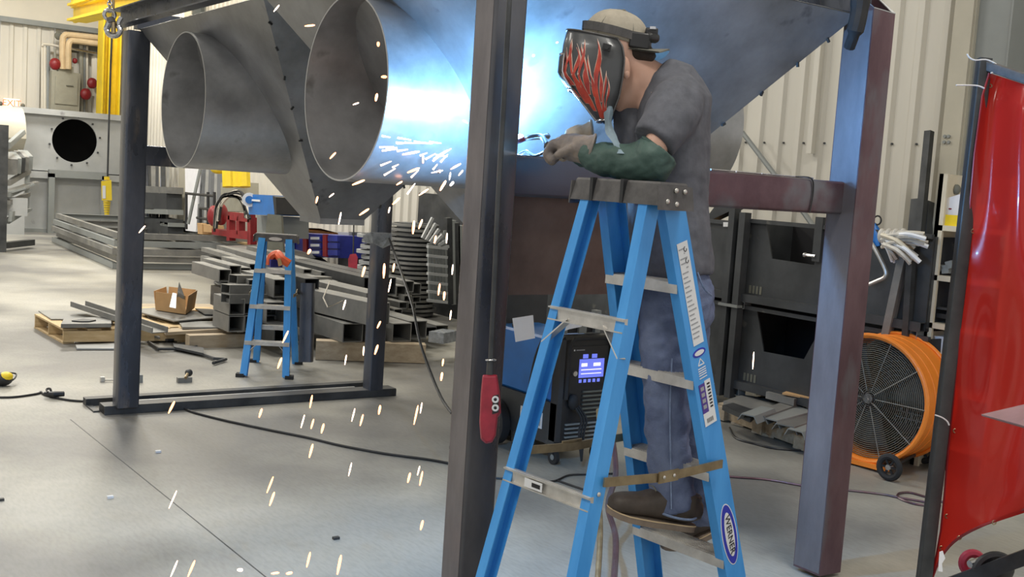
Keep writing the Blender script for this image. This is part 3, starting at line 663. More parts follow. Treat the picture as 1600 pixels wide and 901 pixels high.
# --- welding helmet: curved shell, headband, knob
NT = 22; NPH = 30
Rt = [(966, 66), (974, 80), (977, 100), (974, 128), (969, 155), (960, 178), (953, 190)]
Ft = [(886, 48), (880, 70), (876, 95), (874, 118), (892, 142), (914, 168), (932, 190)]
Wt = [.085, .105, .112, .115, .108, .095, .075]
def lerpl(L, t):
    x = t*(len(L)-1); i = min(int(x), len(L)-2); f = x-i
    return tuple(a+(b-a)*f for a, b in zip(L[i], L[i+1])) if isinstance(L[0], tuple) else L[i]+(L[i+1]-L[i])*f
def hs(ph, t, out=0):
    # ph -1 (near ear) .. 0 (front) .. 1 (far ear); t 0 top .. 1 chin
    r = lerpl(Rt, t); f = lerpl(Ft, t); w = lerpl(Wt, t); a = ph*pi/2
    fr_ = cos(a)**.62 if cos(a) > 0 else 0; sd = math.copysign(abs(sin(a))**.8, a)
    x = r[0]+(f[0]-r[0])*fr_; y = r[1]+(f[1]-r[1])*fr_
    p = atd(x, y, 3.42)+WW*(w*sd)
    return p+WW*(out*sd)-UU*(out*fr_)
hm = MB(); hm.loft([[hs(-1+2*i/NPH, j/NT) for i in range(NPH+1)] for j in range(NT+1)], False)
hm.f = [f for f in hm.f if not (f[0] % (NPH+1) == NPH)]
hel = hm.build('welding_helmet', 'helmet', per, angle=50); hel['label'] = 'black welding helmet printed with red flames'
sol = hel.modifiers.new('th', 'SOLIDIFY'); sol.thickness = .004; sol.offset = -1
# pale worn rims
MB().tube([hs(-1+2*i/NPH, 0, .001) for i in range(NPH+1)], .003, 6).build('shell_rim', 'capgrey', hel)
MB().tube([hs(-1+2*i/NPH, 1, .001) for i in range(NPH+1)], .003, 6).build('shell_rim', 'chrome', hel)
MB().tube([hs(-1, j/NT, .001) for j in range(NT+1)], .0025, 6).build('shell_rim', 'capgrey', hel)
# lens on the front
ln = MB(); ln.loft([[hs(-.34+.68*i/8, .30+.34*j/6, .006) for i in range(9)] for j in range(7)], False); ln.f = [f for f in ln.f if f[0] % 9 != 8]
ln.build('lens', 'black', hel)
MB().tube([hs(a, b_, .006) for a, b_ in [(-.36+.72*i/8, .28) for i in range(9)]+[(.36, .28+.38*i/6) for i in range(7)]+[(.36-.72*i/8, .66) for i in range(9)]+[(-.36, .66-.38*i/6) for i in range(7)]], .0035, 6, close=True).build('lens_frame', 'chrome', hel)
MB().tube([hs(-.30, .45+.55*i/8, .003) for i in range(9)], .0035, 6).build('edge_highlight', 'chrome', hel)  # highlight on the front edge, laid on as a bright strip
# flames
def FP(f): return -(2/pi)*math.acos(min(.99, max(.03, f))**(1/.62))
def flame(ph0, t0, L, wd, bend, mt, out, nm, seed):
    m = MB(); n = 14; rings = []
    for i in range(n+1):
        s_ = i/n; wob = bend*sin(s_*5.2+seed)*(.3+s_); w_ = wd*(1-s_)**.8*(.75+.35*sin(s_*9+seed*2))
        if i == n: w_ = 0.0015
        t_ = min(.985, max(.03, t0-L*s_)); rings.append([hs(FP(ph0+wob-w_), t_, out), hs(FP(ph0+wob), t_, out+.0006), hs(FP(ph0+wob+w_), t_, out)])
    m.loft(rings, False); m.f = [f for f in m.f if f[0] % 3 != 2]
    return m.build(nm, mt, hel)
FL = [(.24, .86, .34, .026, .035, 1), (.30, .97, .50, .045, .04, 0), (.36, .76, .44, .030, .04, 2.2), (.42, .98, .88, .062, .045, .7), (.50, .72, .40, .030, .04, 3), (.52, .97, .42, .04, .04, 1.5),
      (.60, .70, .50, .042, .05, 2.6), (.66, .88, .74, .050, .045, .2), (.73, .62, .42, .040, .05, 1.2), (.79, .80, .66, .045, .04, 3.3), (.86, .62, .46, .030, .04, .4), (.90, .74, .5, .025, .03, 1.1)]
for (p_, t_, L_, w_, b_, s_) in [(a, b, c, d*1.35, e, f) for a, b, c, d, e, f in FL]:
    flame(p_, t_, L_+.025, w_+.009, b_, 'flame2', .0012, 'flame_outline', s_); flame(p_, t_-.004, L_-.02, w_, b_, 'flame', .0022, 'flame', s_)
kb = MB(); kc = atd(948, 74, 3.30); kb.obox(kc, (.026, .012, .020), Matrix.Rotation(-AZ, 3, 'Z') @ Matrix.Rotation(.2, 3, 'Y')); kb.cyl(kc, kc-WW*.012, .008, n=10); kb.build('pivot_bolt', 'black', hel)
hb = MB(); pts = [c0+Rc_ @ V((.113*cos(a), .092*sin(a), .012)) for a in [radians(-200+q*10) for q in range(41)]]
for i in range(len(pts)-1): hb.bar(pts[i], pts[i+1], .003, .026)
hb.build('headband', 'capgrey', hel)
kn = MB(); kc = atd(1000, 64, 3.345); kn.obox(kc, (.066, .03, .050), Matrix.Rotation(-AZ, 3, 'Z') @ Matrix.Rotation(.12, 3, 'Y')); kn.obox(atd(1018, 52, 3.36), (.040, .04, .030), Matrix.Rotation(-AZ, 3, 'Z')); kn.cyl(atd(1012, 58, 3.33), atd(1026, 60, 3.36), .016, n=12)
o = kn.build('ratchet_knob', 'black', hel); bv = o.modifiers.new('b', 'BEVEL'); bv.width = .006; bv.segments = 2
MB().obox(atd(1020, 44, 3.345), (.018, .02, .008), Matrix.Rotation(-AZ, 3, 'Z')).build('knob_clip', 'chrome', hel)
# --- T-shirt
b = MB()
limb(b, [(1025, 112, 3.43, .058, .075), (1040, 128, 3.43, .098, .125), (1054, 160, DP, .122, .18), (1049, 200, DP, .122, .19), (1047, 250, DP, .125, .18), (1043, 320, DP, .128, .165), (1045, 380, DP, .138, .17), (1050, 420, DP, .136, .175), (1052, 436, DP, .130, .165)], 22)
limb(b, [(1062, 150, 3.36, .080, .08), (1056, 165, 3.30, .086, .075), (1046, 184, 3.26, .082, .070), (1032, 205, 3.23, .075, .066), (1020, 222, 3.215, .070, .062)], 18)
limb(b, [(1050, 160, 3.54, .075, .06), (1025, 185, 3.62, .075, .062), (1000, 215, 3.65, .066, .060)], 18)
sh = b.build('t_shirt', 'shirt', per); remesh(sh, .008, 5, .016, .085)
nk = MB().tube([atd(1022, 118, 3.43)+ (UU*.62+ZZ*.62)*0 + (V((0, 0, 0))+ (UU*cos(a)*.02+ZZ*cos(a)*-.045)) + WW*sin(a)*.072 for a in [2*pi*q/20 for q in range(20)]], .005, 6, close=True)
# --- jeans
b = MB()
limb(b, [(1052, 425, DP, .108, .145), (1054, 455, DP, .126, .155), (1056, 490, DP, .122, .150), (1048, 520, 3.45, .09, .13)], 22)
limb(b, [(1052, 470, 3.37, .112, .085), (1043, 550, 3.385, .087, .080), (1042, 620, 3.39, .074, .075), (1044, 700, 3.41, .070, .072), (1050, 770, 3.42, .072, .072), (1052, 797, 3.42, .070, .070)], 18)
limb(b, [(1062, 470, 3.53, .105, .085), (1066, 550, 3.54, .085, .080), (1072, 620, 3.55, .072, .075), (1088, 700, 3.56, .070, .072), (1104, 780, 3.57, .072, .072), (1108, 815, 3.57, .070, .070)], 18)
jn = b.build('jeans', 'jeans', per); remesh(jn, .009, 4, .022, .05)
MB().tube(catmull([atd(1090, 425, 3.27), atd(1100, 450, 3.27), atd(1112, 462, 3.33)], 5), .003, 5).build('pocket_seam', 'hem', jn)
MB().tube(catmull([atd(1050, 560, 3.30), atd(1047, 640, 3.312), atd(1048, 720, 3.335), atd(1049, 795, 3.348)], 6), .0025, 5).build('side_seam', 'hem', jn)
MB().tube([atd(1052, 797, 3.42)+UU*.074*cos(a)+WW*.074*sin(a)+ZZ*(-.012*cos(a)) for a in [2*pi*q/24 for q in range(24)]], .004, 5, close=True).build('trouser_hem', 'hem', jn)
# --- boots
def boot(heel, toe, D0, D1, nm, parent, lab=None, h=.095):
    hp = atd(*heel, D0); tp = atd(*toe, D1); d = (tp-hp); L = d.length; d.normalize(); up = (ZZ-d*d.z).normalized(); sd = d.cross(up)
    m = MB(); st_ = [(-.01, .030, .030, .085), (.03, .040, .012, .10), (.09, .042, .012, .115), (.15, .045, .012, .10), (.19, .048, .012, .080), (.235, .050, .010, .072), (L-.018, .044, .012, .064), (L-.001, .026, .016, .048)]
    rings = []
    for (x, hw, z0, z1) in st_:
        x = x*L/.28 if x < L-.03 else x
        c = hp+d*x+up*((z0+z1)/2+.012); hh = (z1-z0)/2; rings.append([c+sd*hw*math.copysign(abs(cos(a))**.7, cos(a))+up*hh*math.copysign(abs(sin(a))**.7, sin(a)) for a in [2*pi*q/18 for q in range(18)]])
    m.loft(rings); m.loft([[hp+d*(.05+.03*0)+up*(.06+.03*i)+d*(-.002*i)+sd*.044*cos(a)+d*.05*sin(a) for a in [2*pi*q/16 for q in range(16)]] for i in range(3)])
    bo = m.build(nm, 'boot', parent); remesh(bo, .006, 3)
    so = MB(); prof = []
    for i in range(24):
        a = 2*pi*i/24; x = L/2+(L/2+.003)*math.copysign(abs(cos(a))**.8, cos(a))-.002; w_ = (.038 if x < L*.45 else .045)*math.copysign(abs(sin(a))**.65, sin(a)); prof.append(hp+d*x+sd*w_)
    def lift(z): return [p+up*(z+(.012*max(0, ((p-hp).dot(d)-L*.72)/(L*.28))**2)) for p in prof]
    so.loft([lift(0), lift(.022)]); so.build('boot_sole', 'sole', bo, angle=50)
    MB().loft([[p+(p-(hp+d*L/2)).normalized()*.002 for p in lift(.018)], [p+(p-(hp+d*L/2)).normalized()*.002 for p in lift(.022)]], False).build('welt_stitch', 'pipe', bo)
    ey = MB()
    for x in (.125, .145, .165): ey.tube([hp+d*x+up*(.118-.13*(x-.125))+sd*(-.03+.06*q/4)+up*.006*sin(pi*q/4) for q in range(5)], .0022, 5)
    ey.build('lace', 'olive', bo)
    return bo
near_b = boot((1081, 829), (947, 806), 3.43, 3.36, 'boot', per)
far_b = boot((1138, 822), (1036, 862), 3.76, 3.68, 'boot', per)
# --- welding sleeves
b = MB()
limb(b, [(1028, 238, 3.21, .066, .060), (1018, 252, 3.205, .072, .062), (1000, 256, 3.22, .064, .060), (965, 252, 3.26, .054, .054), (935, 246, 3.30, .047, .048), (915, 240, 3.33, .040, .042)], 18)
sl = b.build('welding_sleeve', 'sleeve', per); remesh(sl, .006, 3, .022, .06); sl['label'] = 'dark green cloth sleeve on the near arm, elasticated ends'
MB().tube([atd(1028, 232, 3.21)+UU*.046*cos(a)+WW*.046*sin(a)+ZZ*(-.030*cos(a)) for a in [2*pi*q/20 for q in range(20)]], .006, 6, close=True).build('elastic_cuff', 'sleeve', sl)
b = MB()
limb(b, [(985, 232, 3.67, .055, .055), (960, 248, 3.66, .055, .055), (925, 244, 3.62, .045, .045), (900, 238, 3.58, .04, .04)], 16)
remesh(b.build('welding_sleeve', 'sleeve', per), .007, 3, .018, .032)
# --- gloves: palm, four bent fingers and a thumb, wrapped round the torch handle
def glove(wrist, knuck, D0, D1, grip_n, mt, sgn=1):
    w0 = atd(*wrist, D0); k0 = atd(*knuck, D1); ax = (k0-w0).normalized(); side = WW*sgn; dn = ax.cross(WW).normalized()
    if dn.z > 0: dn = -dn
    b = MB(); rings = []
    L = (k0-w0).length
    for (f, a_, c_) in ((-.30, .050, .052), (-.1, .048, .050), (.1, .046, .044), (.5, .054, .044), (.9, .054, .038), (1.1, .048, .030)):
        c = w0+ax*L*f; rings.append([c+WW*a_*cos(q)+dn*c_*sin(q) for q in [2*pi*i/16 for i in range(16)]])
    b.loft(rings)
    for i, (off, ln_) in enumerate(((-.040, .086), (-.014, .098), (.013, .094), (.038, .078))):
        p0 = k0+WW*off*1.05-ax*.01; p1 = p0+ax*ln_*.42+dn*.006; p2 = p1+ax*ln_*.16+dn*ln_*.36; p3 = p2-ax*ln_*.26+dn*ln_*.16
        b.tube(catmull([p0, p1, p2, p3], 4), [.0175]*5+[.0165]*4+[.015]*4, 8); b.ell(p3, (.015, .015, .015)); b.ell(p1, (.0185, .0185, .0185))
    t0 = w0+ax*L*.35-WW*.040*sgn; t1 = t0+ax*.035-WW*.012*sgn+dn*.018; t2 = t1+ax*.035+WW*.006*sgn+dn*.018
    b.tube(catmull([t0, t1, t2], 4), [.017, .017, .016, .016, .016, .015, .015, .014, .012], 8); b.ell(t2, (.012, .012, .012))
    g = b.build('work_glove', mt, per); remesh(g, .0045, 2, .006, .02)
    MB().tube([w0-ax*L*.26+WW*.050*cos(q)+dn*.052*sin(q) for q in [2*pi*i/18 for i in range(18)]], .005, 6, close=True).build('glove_cuff', mt, g)
    return g, k0, ax, dn
g1, k1, ax1, dn1 = glove((914, 234), (876, 226), 3.34, 3.42, 0, 'glove'); g1['label'] = 'grey scuffed leather glove on the hand nearest the camera'
g2, k2, ax2, dn2 = glove((918, 214), (888, 218), 3.56, 3.58, 0, 'glove2', -1); g2['label'] = 'tan leather glove of the far hand'
# blue-lit bib cloth under the helmet chin
bb = MB(); cl_ = [(953, 166, 3.33), (950, 185, 3.325), (953, 205, 3.31), (962, 222, 3.24), (972, 240, 3.20)]
rings = []
for i, (x, y, D) in enumerate(catmull([V(c) for c in cl_], 4)):
    c = atd(x, y, D); w_ = .013+.0025*sin(i*.9); rings.append([c-UU*w_, c-WW*.008-UU*w_*.3, c+UU*w_*.3-WW*.010, c+UU*w_, c+UU*w_*.3-WW*.002, c-UU*w_*.3-WW*.001])
bb.loft(rings); bb.build('bib_cloth', 'clothblue', per)
# chest side shadowed apron strap below the chin
b = MB(); limb(b, [(978, 165, 3.44, .045, .05), (985, 200, 3.45, .055, .08), (992, 240, 3.46, .04, .09)], 14); remesh(b.build('collar_bib', 'shirt', per), .008, 3, .012, .04)

# torch held in the gloves, cable drooping below the rail
tor = thing('welding_torch', 'welding gun held in the gloves, its bright neck pointing at the weld', 'welding torch', k1)
tip = ARC+V((.02, -.05, .0))
h0 = k1-ax1*.03+dn1*.028; h1 = k1+ax1*.06+dn1*.012; n1 = atd(845, 212, 3.60); n2 = atd(822, 216, 3.75)
MB().tube([h0-ax1*.08, h0, h1], .014, 10).build('handle', 'black', tor)
MB().tube(catmull([h1, n1, n2, tip+V((.03, -.06, .01))], 5), .008, 8).build('swan_neck', 'chrome', tor)
MB().cyl(tip+V((.03, -.06, .01)), tip, .011, .009, 12).build('nozzle', 'brass', tor)
MB().tube(catmull([atd(850, 238, 3.62), atd(835, 243, 3.70), atd(822, 236, 3.8), atd(812, 240, 3.85)], 5), .005, 6).build('ground_wire', 'chrome', tor)
MB().tube(catmull([atd(828, 213, 3.72), atd(812, 220, 3.76), atd(806, 222, 3.8)], 4), .009, 8).build('red_lead', 'red', tor)
tag(MB().ell(ARC, (.014, .014, .014)).build('welding_arc', 'arcm'), 'dazzling white-blue welding arc behind the nearest column', 'arc')

# ================================================================== PENDANTS, HOOK, CABLES
def pendant(name, label, mt, top, body_pts, s, cab=.006):
    pass
# big red pendant in front of the nearest column
yD = 3.50
t = thing('hoist_pendant', 'large worn red hoist control pendant hanging against the nearest column, two white buttons', 'pendant control', atd(765, 690, yD))
def pp(x, y, d=0): return atd(x, y, yD+d)
pr = [(754, 585), (777, 585), (781, 612), (783, 645), (778, 652), (775, 680), (769, 691), (759, 693), (751, 686), (749, 660), (751, 615)]
body_ = MB().loft([[pp(x, y, .03) for x, y in pr], [pp(x, y, -.008) for x, y in pr], [pp(765+(x-765)*.86, 640+(y-640)*.95, -.022) for x, y in pr]]).build('housing', 'pendred', t, smooth=False)
bv = body_.modifiers.new('b', 'BEVEL'); bv.width = .004; bv.segments = 2
MB().sheet([pp(770, 618, -.024), pp(779, 616, -.024), pp(779, 644, -.024), pp(769, 647, -.024)], .004).build('button_plate', 'black', t, smooth=False)
for y in (624, 637): MB().ring(pp(774, y, -.026), pp(774, y, 1)-pp(774, y, 0), .0085, .0035, 16, 6).build('push_button', 'sticker', t)
MB().cyl(pp(766, 585), pp(767, 561), .0135, .012, 12).build('cable_gland', 'tubedark', t)
MB().ring(pp(767, 562), pp(767, 560)-pp(767, 564), .016, .003, 14, 6).build('cable_clip', 'chrome', t)
MB().tube([pp(767, 562), pp(771, 480, .01), pp(779, 300, .015), pp(786, 180, .015), pp(798, -40, .015)], .009, 8).build('cable', 'tubedark', t)
MB().tube(catmull([pp(764, 690), pp(757, 730, .02), pp(744, 800, .03), pp(748, 860, .04)], 4), .002, 5).build('tail_wire', 'black', t) if False else None
# yellow pendant at the left, hung in front of the far machine
yD2 = 9.0
t = thing('hoist_pendant', 'yellow hoist control pendant hanging left of the blue-black column, ribbed lower grip', 'pendant control', atd(166, 336, yD2))
def pq(x, y, d=0): return atd(x, y, yD2+d)
MB().loft([[pq(x, y, d) for x, y in ((158, 283), (174, 281), (175, 313), (159, 313))] for d in (.05, -.03)]).build('housing', 'yellow', t, smooth=False)
MB().sheet([pq(160, 290, -.035), pq(165, 290, -.035), pq(165, 310, -.035), pq(160, 310, -.035)], .002).build('white_label', 'sticker', t, smooth=False)
for i in range(6): MB().cyl(pq(167, 314+i*3.7), pq(167, 317+i*3.7), .030-.002*i, n=12).build('grip_ridge', 'yellow', t)
MB().cyl(pq(167, 281), pq(167, 276), .022, n=10).build('strain_relief', 'yellow', t)
MB().tube([pq(168, 277), pq(170, 200), pq(173, 100), pq(178, -30)], .008, 6).build('cable', 'tubedark', t)
# dark red pendant in the background
yD3 = 12.0
t = thing('hoist_pendant', 'small dark red hoist pendant hanging in the background beside the dark middle column', 'pendant control', atd(550, 440, yD3))
def pk(x, y, d=0): return atd(x, y, yD3+d)
MB().loft([[pk(x, y, d) for x, y in ((547, 397), (556, 396), (559, 402), (558, 420), (554, 436), (549, 440), (545, 437), (544, 405))] for d in (.06, -.04)]).build('housing', 'pendred', t, smooth=False)
MB().tube([pk(552, 397), pk(553, 340), pk(556, 200), pk(560, -30)], .008, 6).build('cable', 'tubedark', t)
# hook block
hD = 6.55
t = thing('crane_hook', 'shiny steel crane hook on a short chain at the top left corner of the frame', 'hook', atd(176, 56, hD))
def hk(x, y, d=0): return atd(x, y, hD+d)
MB().tube(catmull([hk(190, 27), hk(186, 34), hk(185, 40), hk(188, 48), hk(184, 54), hk(177, 56), hk(170, 53), hk(167, 46), hk(170, 38), hk(173, 33)], 5), [.014]*10+[.017]*25+[.02]*11, 10).build('hook', 'chrome', t)
MB().ring(hk(171, 23), hk(171, 23, 1)-hk(171, 23), .030, .012, 20, 8).build('shackle', 'chrome', t)
MB().cyl(hk(172, 28), hk(175, 36), .022, .026, 12).build('swivel', 'capgrey', t)
MB().tube([hk(178, 35, -.02), hk(178, 52, -.02)], .012, 8).build('latch', 'brass', t)
for i in range(8):
    p = hk(171+i*.2, 16-i*5); MB().ring(p, (RT if i % 2 else FW), .013, .0045, 12, 6).build('chain_link', 'chrome', t)
MB().tube([hk(177, 25, .0), hk(179, -30, .0)], .006, 6).build('side_cable', 'brass', t)

def floor_cable(px, r, label, mt='black'):
    pts = catmull([atz(*q, r) for q in px], 6)
    return tag(MB().tube(pts, r, 6).build('power_cable', mt), label, 'cable')
floor_cable([(-20, 620), (20, 620), (57, 615), (64, 612), (72, 617), (110, 625), (165, 627), (215, 626), (262, 629), (275, 632), (300, 643), (350, 656), (420, 671), (480, 683), (530, 695), (600, 708), (660, 716), (700, 723), (735, 732)], .008, 'long dark cable crossing the whole floor from the left to the nearest column')
t = thing('cable_clamp', 'black ground clamp lying on the floor cable at the left', 'clamp', atz(84, 616))
MB().tube([atz(70, 614, .03), atz(85, 616, .03), atz(100, 615, .03)], [.012, .022, .018], 8).build('handle', 'black', t)
MB().tube(catmull([atz(75, 613, .04), atz(73, 608, .05), atz(78, 607, .06), atz(80, 612, .04)], 4), .008, 6).build('jaw', 'black', t)
floor_cable([(1120, 742), (1150, 745), (1200, 749), (1260, 759), (1330, 766), (1380, 772), (1400, 776), (1440, 783), (1470, 790)], .007, 'brown cable crossing the floor behind the right column', 'maroon')
floor_cable([(1465, 791), (1430, 787), (1405, 778), (1404, 771), (1420, 769), (1440, 774), (1480, 786)], .007, 'loop of brown cable on the floor left of the red curtain', 'maroon')
floor_cable([(1140, 668), (1150, 684), (1180, 693), (1210, 700), (1262, 704)], .008, 'dark cable lying in front of the pallet of brackets')
floor_cable([(742, 745), (800, 748), (860, 752), (890, 742), (930, 741), (962, 740), (955, 752), (930, 768), (905, 762), (870, 750)], .006, 'tangled thin black cable on the floor under the blue welding machine')
tag(MB().tube(catmull([atd(608, 372, 7.8), atd(618, 400, 7.7), atd(632, 440, 7.4), atd(645, 480, 7.1), atd(655, 530, 6.8), atd(672, 580, 6.5), atd(690, 622, 6.2), atd(706, 645, 6.0)], 6), .009, 7).build('power_cable', 'black'), 'black cable drooping from the dark middle column down behind the nearest column', 'cable')
tag(MB().tube(catmull([atd(935, 640, 5.4), atd(938, 700, 5.2), atd(935, 760, 5.0), atd(938, 830, 4.6), atd(932, 930, 4.2)], 5), .012, 8).build('welding_lead', 'brass'), 'thick brown welding lead running down behind the tall ladder', 'cable')
tag(MB().tube(catmull([atd(958, 690, 5.4), atd(962, 740, 5.2), atd(950, 790, 5.0), atd(962, 840, 4.7), atd(958, 920, 4.3)], 5), .014, 8).build('welding_lead', 'maroon'), 'curving brown welding lead right of the straight one, behind the tall ladder', 'cable')

# ================================================================== WELDING MACHINE
wf = atz(872, 728); wy = wf.y+.02; wx = wf.x-.03
t = thing('welding_machine', 'blue and black wheeled welding machine with a lit blue display, behind the tall ladder', 'welding machine', (wx+.2, wy+.3, 0))
wx0, wx1, wy0, wy1 = wx, wx+.40, wy-.02, wy+.75
MB().box(wx0, wx1, wy0+.02, wy1, .12, .38).build('base_cabinet', 'binblack', t, smooth=False)
o = MB().box(wx0+.01, wx1-.01, wy0+.10, wy1, .38, .77).build('side_cover', 'millerblue', t, smooth=False); o.modifiers.new('b', 'BEVEL').width = .015
# front bezel
o = MB().box(wx0, wx1, wy0-.01, wy0+.10, .13, .80).build('front_bezel', 'black', t, smooth=False); o.modifiers.new('b', 'BEVEL').width = .02
fy = wy0-.011
MB().tube([V((wx0+.03, fy-.02, .42)), V((wx0+.03, fy-.025, .74)), V((wx0+.06, fy-.025, .79)), V((wx1-.05, fy-.025, .79)), V((wx1-.03, fy-.02, .75)), V((wx1-.03, fy-.02, .42))], .012, 8).build('handle_bar', 'rubber', t)
pn = MB().box(wx0+.055, wx1-.05, fy-.006, fy+.01, .50, .74).build('control_panel', 'black', t, smooth=False)
MB().box(wx0+.125, wx1-.08, fy-.009, fy, .545, .66).build('display', 'screen', pn, smooth=False)
for (a, b, z0, z1) in ((.15, .19, .665, .69), (.22, .26, .665, .69)): MB().box(wx0+a, wx0+b, fy-.009, fy, z0, z1).build('display_icon', 'screen', pn, smooth=False)
for (a, b, z0, z1) in ((.14, .185, .615, .635), (.235, .29, .615, .635), (.14, .30, .592, .597), (.14, .30, .568, .572)): MB().box(wx0+a, wx0+b, fy-.011, fy, z0, z1).build('display_digits', 'screenw', pn, smooth=False)
for i in range(5): MB().box(wx0+.13+i*.036, wx0+.15+i*.036, fy-.009, fy, .515, .535).build('display_key', 'screen', pn, smooth=False)
MB().cyl((wx0+.09, fy-.02, .575), (wx0+.09, fy, .575), .016, n=14).build('dial', 'alu', pn)
MB().box(wx0+.075, wx0+.085, fy-.0075, fy, .712, .722).build('panel_mark', 'sticker', pn, smooth=False)
MB().box(wx0+.095, wx0+.16, fy-.0075, fy, .714, .720).build('panel_mark', 'grayink', pn, smooth=False)
for i in range(7): MB().bar(V((wx0+.17, fy-.006, .30+i*.026)), V((wx1-.03, fy-.006, .30+i*.026)), .012, .010).build('vent_slat', 'olive', t, smooth=False)
for i in range(5): MB().bar(V((wx0+.05, fy-.006, .155+i*.026)), V((wx1-.03, fy-.006, .155+i*.026)), .012, .010).build('vent_slat', 'greycol', t, smooth=False)
MB().ell((wx0+.09, fy-.02, .40), (.035, .03, .05)).build('cable_plug', 'rubber', t)
for i in range(3): MB().tube(catmull([V((wx0+.09+i*.015, fy-.03, .38)), V((wx0+.12+i*.02, fy-.07, .30)), V((wx0+.10+i*.02, fy-.08, .22)), V((wx0+.12, fy-.1, .05))], 5), .007, 6).build('lead', 'rubber', t)
p0 = V((wx0-.004, wy0+.16, .22))
MB().box(wx0-.004, wx0, wy0+.15, wy0+.38, .20, .30).build('rating_plate', 'sticker', t, smooth=False); MB().box(wx0-.006, wx0, wy0+.165, wy0+.365, .215, .285).build('plate_face', 'grayink', t, smooth=False)
for (x, y) in ((wx0+.03, wy0+.05), (wx1-.04, wy0+.05)):
    q = MB().cyl((x-.012, y, .045), (x+.012, y, .045), .045, n=18).build('caster_wheel', 'rubber', t); MB().box(x-.02, x+.02, y-.012, y+.012, .07, .13).build('caster_fork', 'black', q, smooth=False); MB().cyl((x-.014, y, .045), (x+.014, y, .045), .018, n=10).build('wheel_hub', 'greycol', q)
for x in (wx0-.04, wx1+.04): MB().cyl((x-.03, wy1-.15, .15), (x+.03, wy1-.15, .15), .15, n=24).build('rear_wheel', 'rubber', t)
# gear and papers on top of the machine
tt_ = .80
t = thing('wire_feeder_gear', 'black cable gear heaped on top of the blue welding machine', 'gear', (wx0+.2, wy0+.2, tt_))
for i, (a, b, c, sx, sy, sz) in enumerate(((.06, .1, .02, .05, .06, .06), (.13, .12, .03, .07, .06, .07), (.20, .10, .02, .06, .07, .06), (.28, .13, .03, .05, .05, .08), (.33, .10, .04, .04, .05, .10))): MB().box(wx0+a, wx0+a+sx, wy0+b, wy0+b+sy, tt_+.0, tt_+c+sz).build('connector', 'black' if i % 2 else 'greycol', t, smooth=False)
for i in range(2): MB().tube(catmull([V((wx0-.05-i*.04, wy0+.2, .35+i*.03)), V((wx0-.02-i*.05, wy0+.15, .7)), V((wx0+.05, wy0+.12, .88+i*.01)), V((wx0+.15+i*.03, wy0+.15, .86))], 6), .010, 6).build('hose', 'rag' if i == 2 else 'rubber', t)
for nm_, q in (('left', [(801, 497), (833, 492), (836, 528), (806, 534)]), ('right', [(868, 490), (905, 485), (909, 510), (890, 514), (870, 521)])):
    pts = [atd(x, y, 6.1+.03*sin(x*.1)) for x, y in q]
    tag(MB().sheet(pts, .004).build('paper_sheet', 'white', smooth=False), 'creased white paper hanging over the cables, %s of the far ladder leg' % nm_, 'paper')
tag(MB().box(wx0+.10, wx0+.55, wy0+.9, wy0+1.1, .0, .98).build('dark_cabinet', 'binblack', smooth=False), 'dark steel box behind the blue welding machine', 'box')
t = thing('gas_bottle_cart', 'dark cart frame with straps and hoses left of the blue welding machine', 'cart', atd(800, 690, 7.0))
MB().tube(catmull([atd(805, 505, 7.0), atd(812, 560, 7.0), atd(822, 620, 7.0), atd(822, 680, 7.0)], 5), .022, 8).build('strap', 'rubber', t)
MB().tube([atd(797, 510, 7.1), atd(800, 600, 7.1), atd(803, 690, 7.1)], .016, 8).build('upright', 'greycol', t)
MB().cyl(atd(790, 655, 7.2)-V((.03, 0, 0)), atd(790, 655, 7.2)+V((.03, 0, 0)), .11, n=24).build('cart_wheel', 'rubber', t)

# ================================================================== FLOOR PIECES NEAR THE LEFT
def pallet(name, label, o, ux, uy, L, W, m='wood', h=.12, nb=6):
    # o corner, ux along stringers' normal ... boards run along ux, stringers along uy
    t = thing(name, label, 'pallet', o); ux = V(ux).normalized(); uy = V(uy).normalized()
    for i in range(3):
        a = o+ux*(L*i/2 if i < 2 else L-.04)+ZZ*h*.45; 
        MB().bar(a+ux*.02, a+ux*.02+uy*W, .04, h*.75).build('stringer', m, t, smooth=False)
    for i in range(nb):
        a = o+uy*(.05+(W-.1)*i/(nb-1))+ZZ*(h*.9); MB().bar(a, a+ux*L, W/nb*.72, .016).build('deck_board', m, t, smooth=False)
    for i in range(3):
        a = o+uy*(.05+(W-.1)*i/2)+ZZ*.008; MB().bar(a, a+ux*L, .09, .014).build('bottom_board', m, t, smooth=False)
    return t
def plate(pxs, z, th, m, name, label, cat, group=None):
    return tag(MB().sheet([atz(x, y, z) for x, y in pxs], th, (0, 0, 1)).build(name, m, smooth=False), label, cat, group)
pa, pb, pc = atz(53, 512), atz(98, 537), atz(175, 536)
t = thing('wooden_pallet', 'pale wooden pallet left of the blue-black column, steel plates on it', 'pallet', pb)
ey_ = (pa-pb); ex_ = (pc-pb); LX = 1.15
ex_.normalize(); 
for i in range(3):
    a = pb+ey_*(i/2)*.97; MB().bar(a+ZZ*.07, a+ex_*LX+ZZ*.07, .045, .10).build('stringer', 'wood', t, smooth=False)
for i in range(6):
    a = pb+ex_*(.06+i*.205)+ZZ*.13; MB().bar(a, a+ey_, .12, .016).build('deck_board', 'wood', t, smooth=False)
for i in range(3):
    a = pb+ex_*(.05+i*.5)+ZZ*.009; MB().bar(a, a+ey_, .10, .016).build('bottom_board', 'wood', t, smooth=False)
plate([(60, 487), (78, 486), (172, 490), (176, 506), (105, 500), (80, 500)], .140, .012, 'tube', 'steel_plate', 'thin dark steel plate lying flat on the left pallet', 'plate')
plate([(95, 512), (100, 503), (172, 500), (174, 511)], .153, .035, 'tube', 'steel_plate', 'thick grey steel plate on the front of the left pallet', 'plate')
